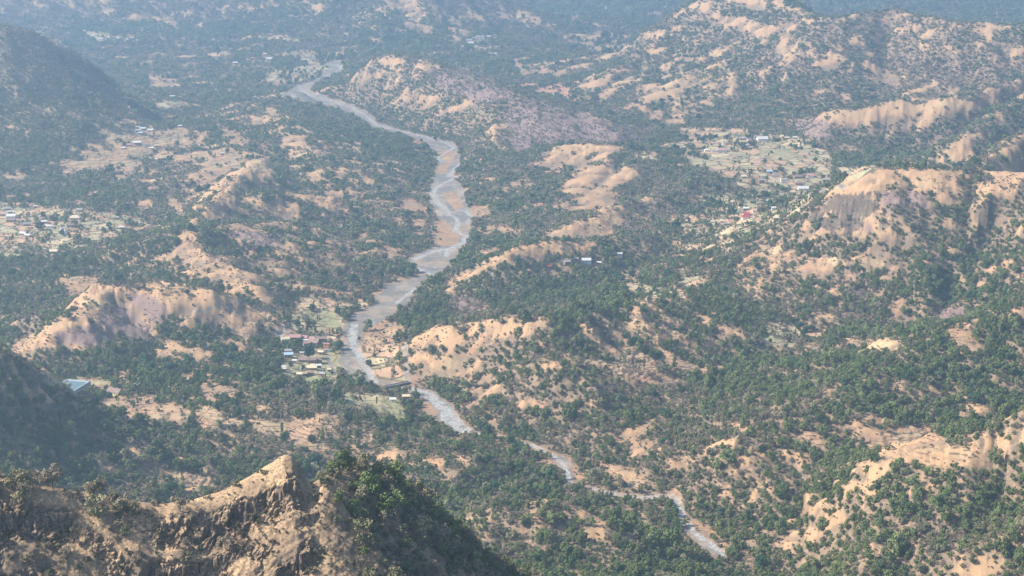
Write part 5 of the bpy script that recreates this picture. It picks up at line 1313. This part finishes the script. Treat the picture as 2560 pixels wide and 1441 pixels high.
X_, Y_, Z_, SP, cov, ter, brn, slo, fr_, rightw, dfr, tp, PXp, PYp, snout = sub(X_, Y_, Z_, SP, cov, ter, brn, slo, fr_, rightw, dfr, tp, PXp, PYp, snout)
nT = len(X_)
# which kind grows where
k1 = fbm(X_, Y_, 190, 3, 410); k2 = fbm(X_, Y_, 60, 2, 411); u = rng.random(nT)
kind = np.full(nT, 0)
names = list(KINDS)
dryness = np.clip(0.5 * np.clip(brn, 0, 1) + 0.26 + .26 * sstep(2200, 3200, Y_) + 0.75 * k1 + 0.45 * k2 + 0.35 * np.clip(1 - tp, 0, 1) + 0.4 * brn, 0.03, 0.95)
kind = np.where(u < dryness * 0.5, 3, np.where(u < dryness, 1, 0))
kind = np.where((u > 0.93) & (slo < .25), 2, kind)
open_ = cov < 0.4
kind = np.where(open_ & (slo < .2) & (u > .55), 2, kind)
kind = np.where((ter > .4) & (rng.random(nT) < .35), 4, kind)
kind = np.where((tp < 0.35) & (rng.random(nT) < np.where(ter > .4, .25, .62)), 5, kind)
kf = rng.random(nT)
kfr = np.where(rightw > .5, np.where(kf < .42 + .5 * k2, 3, np.where(kf < .7, 1, np.where(kf < .93, 0, 5))), np.where(kf < .30, 3, np.where(kf < .36, 1, 5)))
kfr = np.where((rightw < .5) & (PXp < 460) & (dfr < 14) & (kf < .7), np.where(kf < .5, 3, 1), kfr)
kind = np.where(fr_, kfr, kind)
scl = np.exp(rng.normal(0, .34, nT) + .22 * fbm(X_, Y_, 70, 2, 440)) * np.where(fr_, 0.60, 0.66) * np.where(Y_ > 3800, SP / 5.0, 1.0) * np.where((tp < .5) & ~fr_, 1.05, 1)
scl = scl * np.where(fr_ & (kind == 5), 1.1, 1) * np.where(fr_ & (rightw < .5) & (kind != 5) & (PXp < 460) & (dfr < 14), 1.05, 1) * np.where(brn > .5, .75, 1)
hsc = rng.uniform(.8, 1.2, nT) * np.where(Y_ > 2600, .82, 1)
rotz = rng.random(nT) * 6.283
Z_ = Z_ - 0.12 * scl - 0.25 * np.clip(slo, 0, 1)

# the nearest trees in view are objects of their own
def visible(x, y, z):
    f = np.linspace(0.8, .994, 70)
    xx = x[:, None] * f; yy = y[:, None] * f; zz = H_CAM + (z[:, None] - H_CAM) * f
    return (zz > sample(GZ, xx.ravel(), yy.ravel()).reshape(xx.shape) + 0.2).all(1)
ts = np.zeros(nT)
cx, cy = project(X_, Y_, Z_ + 3)
inview = (cx > 0) & (cx < 2560) & (cy > 0) & (cy < 1441)
top = np.array([KINDS[names[k]][3] + KINDS[names[k]][2] for k in range(6)])[kind] * scl
size = top / np.hypot(Y_, H_CAM - Z_)
size = np.where(inview, size, 0)
cand = np.argsort(-size)[:2600]
vis = visible(X_[cand], Y_[cand], Z_[cand] + top[cand] * .7)
pick = cand[vis][:285]
is_pick = np.zeros(nT, bool); is_pick[pick] = True
def place_tree(k, var, x, y, z, s, sh, rot, label, noun, group, crown=None):
    root = bpy.data.objects.new({'bush': 'bush', 'dry': 'dry_tree', 'mango': 'mango_tree', 'tall': 'slender_tree'}.get(k, 'broadleaf_tree'), None)
    root.empty_display_size = 1.0
    root.location = (x, y, z); root.rotation_euler = (0, 0, rot); root.scale = (s, s, s * sh)
    link(root)
    tag(root, label, noun, group)
    link(bpy.data.objects.new('crown', crown or NEARM[k][var]), root)
    link(bpy.data.objects.new('stems' if k == 'bush' else 'trunk', TRUNKM[k][var]), root)
    return root
ORD = 'leftmost,second from left,third from left,fourth from left,fifth from left,sixth from left,seventh from left,eighth from left,ninth from left,tenth from left,eleventh from left,twelfth from left,thirteenth from left,fourteenth from left,fifteenth from left,sixteenth from left,seventeenth from left,eighteenth from left'.split(',')
ROWN = 'bottom,second,third,fourth,fifth,sixth,seventh,eighth,ninth,tenth,eleventh,twelfth,thirteenth,fourteenth,fifteenth,sixteenth,seventeenth,eighteenth,nineteenth,twentieth,twenty first,twenty second,twenty third,twenty fourth,twenty fifth,twenty sixth,twenty seventh,twenty eighth,twenty ninth,thirtieth,thirty first,thirty second,thirty third,thirty fourth,thirty fifth,thirty sixth,thirty seventh,thirty eighth,thirty ninth,fortieth,forty first,forty second,highest'.split(',')
rowsL = {}
for i in pick:
    k = names[kind[i]]
    look = {'broadleaf': 'green leafy', 'olive': 'olive green', 'mango': 'dark round', 'dry': 'brown half bare', 'tall': 'tall narrow', 'bush': 'low dry'}[k]
    noun = 'bush' if k == 'bush' else 'tree'
    if Y_[i] < 1080:
        zone = 'near right flank' if PXp[i] > 780 else ('near ridge skyline' if dfr[i] < 9 and PXp[i] < 480 else 'near rocky face')
    else: zone = 'bottom woods' if PXp[i] > 1000 else 'woods behind the ridge'
    pct = int((1441 - float(cy[i])) / 22)
    rowsL.setdefault((look, noun, zone, pct), []).append(i)
for (look, noun, zone, pct), idx in rowsL.items():
    idx.sort(key=lambda q: cx[q])
    plural_ = noun + ('es' if noun == 'bush' else 's')
    for o_, i in enumerate(idx):
        pos = 'only' if len(idx) == 1 else (ORD[o_] if o_ < len(ORD) - 1 else 'rightmost')
        row = ROWN[min(pct, len(ROWN) - 1)]
        lb = '%s %s, %s row up, %s' % (look, noun, row, zone) if len(idx) == 1 else '%s of %s %s, %s row up, %s' % (pos, look, plural_, row, zone)
        place_tree(names[kind[i]], int(i) % 3, X_[i], Y_[i], Z_[i], scl[i], hsc[i], rotz[i], lb, noun, plural_ + ' of the ' + zone)

# lone trees that the photo singles out: photo x, y of the foot, kind, size, label
LONE = [(273, 996, 'mango', .8, 'round dark tree at the left end of the yellow walled house'),
 (305, 1043, 'mango', 1.35, 'large round dark tree alone in the bare field below the yellow house'),
 (334, 1025, 'tall', 1.0, 'narrow dark upright tree in the bare field right below the yellow house'),
 (470, 1175, 'mango', .75, 'small round tree alone in the lowest bare clearing'),
 (454, 1205, 'tall', .8, 'lone upright tree at the lower end of the lowest bare clearing'),
 (480, 1064, 'mango', 1.2, 'broad dark tree between two bare strips in the lower left fields'),
 (772, 895, 'mango', 1.9, 'huge dark spreading tree in the middle of the riverside village'),
 (745, 872, 'mango', 1.5, 'dark tree beside the white roofs of the riverside village'),
 (845, 875, 'mango', 1.4, 'dark tree beside the orange house on the river bank'),
 (838, 885, 'broadleaf', 1.2, 'smaller tree in front of the orange house on the river bank'),
 (768, 942, 'mango', .45, 'tiny round tree in the green field below the village huts'),
 (899, 966, 'mango', 1.1, 'low wide dark tree at the top edge of the green fields by the bridge'),
 (898, 850, 'mango', .5, 'small round bush-like tree on the pale river bank'),
 (1040, 988, 'tall', 1.1, 'tall slim tree standing alone near the pale stream head'),
 (922, 915, 'mango', .9, 'dark tree on the edge of the green field across the river'),
 (2000, 440, 'mango', 1.2, 'dark tree in the middle of the pale fields of the right village'),
 (1912, 407, 'mango', .9, 'round tree left in the greenish field of the right village'),
 (2038, 405, 'mango', 1.1, 'round tree at the right end of the pale village fields'),
 (2150, 415, 'mango', 1.0, 'dark tree left of the crest top on the smooth dome'),
 (2400, 418, 'mango', 1.2, 'broad dark tree on the crest of the smooth dome'),
 (2440, 412, 'mango', 1.2, 'second dark tree on the crest of the smooth dome, next to the shoulder'),
 (405, 875, 'mango', .8, 'round dark tree on the left end of the low bare mound'),
 (545, 898, 'tall', .8, 'slim tree at the right tip of the low bare mound'),
 (468, 737, 'mango', .8, 'lone dark tree on the flat top of the left bare ridge'),
 (422, 728, 'tall', .7, 'lone thin tree on the flat top of the left bare ridge'),
 (228, 812, 'mango', .9, 'dark tree on the slope of the long bare snout ridge'),
 (98, 576, 'mango', 1.7, 'large dark tree in the middle of the left village'),
 (156, 590, 'mango', 1.1, 'dark tree alone on the pale triangular field of the left village'),
 (185, 565, 'mango', 1.2, 'dark round tree beside the pale yellow plot of the left village'),
 (273, 570, 'mango', 1.1, 'round dark tree on the right fields of the left village'),
 (1848, 660, 'broadleaf', .9, 'bright green round tree on the left shoulder of the rocky cone'),
 (1915, 640, 'broadleaf', .9, 'green tree alone on the left slope of the rocky cone')]
for px, py, k, s, lb in LONE:
    h_ = hit(px, py, 1150)
    place_tree(k, px % 3, h_[0], h_[1], h_[2] - .3, s, 1.0, px * 0.37, lb, 'tree', 'lone trees of the valley')

# knee-high bushes dotted over the open grass
def small_bushes():
    P_ = []
    for y0, y1, sp in ((562, 900, 1.35), (1090, 3000, 3.4)):
        y = y0
        while y < y1:
            n = int(2 * (halfw(y) - 6) / sp)
            P_.append(np.stack([(np.arange(n) + rng.random(n)) * sp - (halfw(y) - 6), y + (rng.random(n) - .5) * sp], 1)); y += sp
    P_ = np.concatenate(P_); x, y = P_.T; z = sample(GZ, x, y)
    c = sample(COV, x, y); open_ = np.clip(1.15 - sample(TREEP, x, y) * 1.3, 0, 1)
    ok = (sample(GRAV, x, y) < .1) & (sample(CH, x, y) + sample(TRK, x, y) < .1) & (sample(GREEN, x, y) < .4)
    nz_ = 0.5 + 0.7 * fbm(x, y, 24, 3, 430) + 0.3 * fbm(x, y, 90, 2, 431)
    near_ = y < 1000
    px_, _ = project(x, y, z)
    pr = np.where(near_, np.clip(nz_ - .05, 0.1, .9) * .75 * np.where((px_ > 600) & (px_ < 760) & (sample(BAND, x, y) < .1), .25, 1), np.clip(nz_ - .15, .05, .7) * np.maximum(open_, .4) * (0.55 + c))
    k_ = ok & (rng.random(len(x)) < pr)
    for cx_, cy_, cr_ in CLEAR: k_ &= ~((np.abs(x - cx_) < cr_ * .6) & (np.abs(y - cy_) < cr_ * .6))
    x, y, z = x[k_], y[k_], z[k_]; n = len(x)
    return x, y, z, np.where(y < 1000, .32, .52) * np.exp(rng.normal(0, .4, n)), n
bx_, by_, bz_, bs_, nB = small_bushes()

# everything else: points that carry the crowns, one object for each sort of wood
def instancer(name, idx, meshes, trunks, label):
    n = len(idx)
    me = bpy.data.meshes.new(name)
    me.vertices.add(n)
    me.vertices.foreach_set("co", np.stack([X_[idx], Y_[idx], Z_[idx]], -1).astype(np.float32).ravel())
    a = me.attributes.new("tree_rotation", 'FLOAT', 'POINT'); a.data.foreach_set("value", rotz[idx].astype(np.float32))
    a = me.attributes.new("tree_scale", 'FLOAT_VECTOR', 'POINT')
    a.data.foreach_set("vector", np.stack([scl[idx], scl[idx], scl[idx] * hsc[idx]], -1).astype(np.float32).ravel())
    a = me.attributes.new("tree_pick", 'INT', 'POINT'); a.data.foreach_set("value", rng.integers(0, len(meshes), n).astype(np.int32))
    o = link(bpy.data.objects.new(name, me))
    ng = bpy.data.node_groups.new(name, 'GeometryNodeTree')
    ng.interface.new_socket("Geometry", in_out='INPUT', socket_type='NodeSocketGeometry')
    ng.interface.new_socket("Geometry", in_out='OUTPUT', socket_type='NodeSocketGeometry')
    gi = ng.nodes.new("NodeGroupInput"); go = ng.nodes.new("NodeGroupOutput")
    jn = ng.nodes.new("GeometryNodeJoinGeometry")
    for q in reversed(range(len(meshes))):
        src = bpy.data.objects.new(name + "_source", meshes[q])
        oi = ng.nodes.new("GeometryNodeObjectInfo"); oi.inputs['Object'].default_value = src; oi.inputs['As Instance'].default_value = True
        ng.links.new(oi.outputs['Geometry'], jn.inputs[0])
    ip = ng.nodes.new("GeometryNodeInstanceOnPoints"); ip.inputs['Pick Instance'].default_value = True
    def attr(nm_, dt):
        t = ng.nodes.new("GeometryNodeInputNamedAttribute"); t.data_type = dt; t.inputs['Name'].default_value = nm_
        return t.outputs['Attribute']
    ng.links.new(gi.outputs[0], ip.inputs['Points']); ng.links.new(jn.outputs[0], ip.inputs['Instance'])
    cx_ = ng.nodes.new("ShaderNodeCombineXYZ"); ng.links.new(attr("tree_rotation", 'FLOAT'), cx_.inputs[2])
    ng.links.new(cx_.outputs[0], ip.inputs['Rotation'])
    ng.links.new(attr("tree_scale", 'FLOAT_VECTOR'), ip.inputs['Scale'])
    ng.links.new(attr("tree_pick", 'INT'), ip.inputs['Instance Index'])
    ng.links.new(ip.outputs[0], go.inputs[0])
    md = o.modifiers.new("scatter", 'NODES'); md.node_group = ng
    tag(o, label, 'woodland', kind='stuff')
WOOD = {'broadleaf': ('green_forest', 'dark green leafy forest covering the valley slopes'), 'olive': ('olive_forest', 'olive coloured trees mixed through the valley forest'),
        'mango': ('mango_groves', 'round dark mango trees around fields and villages'), 'dry': ('dry_woodland', 'brown half leafless woodland on the drier slopes'),
        'tall': ('field_trees', 'slender trees along the field edges'), 'bush': ('scrub', 'low dry scrub dotted over the bare grass')}
def joined(k, v):
    a, b = NEARM[k][v], TRUNKM[k][v]
    na, nb = len(a.vertices), len(b.vertices)
    V = [tuple(q.co) for q in a.vertices] + [tuple(q.co) for q in b.vertices]
    Fc = [tuple(q.vertices) for q in a.polygons] + [tuple(i + na for i in q.vertices) for q in b.polygons]
    me = bpy.data.meshes.new(k + " tree"); me.from_pydata(V, [], Fc)
    me.materials.append(a.materials[0]); me.materials.append(M_BARK)
    me.polygons.foreach_set("material_index", np.array([0] * len(a.polygons) + [1] * len(b.polygons), np.int32))
    return me
for q, k in enumerate(names):
    nearT = np.nonzero((kind == q) & ~is_pick & (Y_ < 2600))[0]
    farT = np.nonzero((kind == q) & ~is_pick & (Y_ >= 2600))[0]
    if len(nearT): instancer(WOOD[k][0], nearT, [joined(k, v) for v in range(3)], None, WOOD[k][1] + ', nearer half')
    if len(farT): instancer('distant_' + WOOD[k][0], farT, FARM[k], None, WOOD[k][1] + ', farther half')
X_, Y_, Z_, scl, hsc, rotz = bx_, by_, bz_, bs_, np.ones(nB), rng.random(nB) * 6.28
M_DRYB = foliage_material("dry bush twigs", (0.13, 0.11, 0.07), (0.20, 0.15, 0.105))
for w_, mt_ in (('low_bushes', M_BUSH), ('dry_bushes', M_DRYB)):
    sel = np.nonzero((rng.random(nB) < .5) == (w_ == 'low_bushes'))[0]
    instancer(w_, sel, [leaf_mesh(w_, mt_, 46, 5, 1.8, 1.9, 0.0, .55, 900 + s) for s in range(3)], None, ('small green grey' if w_ == 'low_bushes' else 'small brown dry') + ' bushes dotted over the open grassy slopes')
print("BUSHES", nB)
print("TREES ", nT, [int((kind == q).sum()) for q in range(6)], "picked", len(pick))
# ---------------------------------------------------------------- haze
def build_haze():
    X, Y0, Y1, Z0, Z1 = 7500, -400, 17000, float(GZ.min()) - 1.5, 690.0
    v = [(sx * X, y, z) for z in (Z0, Z1) for sx, y in ((-1, Y0), (1, Y0), (1, Y1), (-1, Y1))]
    f = [(0, 3, 2, 1), (4, 5, 6, 7), (0, 1, 5, 4), (1, 2, 6, 5), (2, 3, 7, 6), (3, 0, 4, 7)]
    me = bpy.data.meshes.new("haze"); me.from_pydata(v, [], f)
    m = bpy.data.materials.new("haze"); m.use_nodes = True
    nt = m.node_tree
    for n in list(nt.nodes): nt.nodes.remove(n)
    out = nt.nodes.new("ShaderNodeOutputMaterial")
    pv = nt.nodes.new("ShaderNodeVolumePrincipled")
    pv.inputs['Density'].default_value = HAZE_DENSITY
    pv.inputs['Color'].default_value = HAZE_COLOR
    pv.inputs['Anisotropy'].default_value = HAZE_ANISO
    nt.links.new(pv.outputs[0], out.inputs['Volume'])
    me.materials.append(m)
    tag(link(bpy.data.objects.new("haze", me)), kind='stuff', label='thin blue haze filling the whole valley', cat='haze')
build_haze()
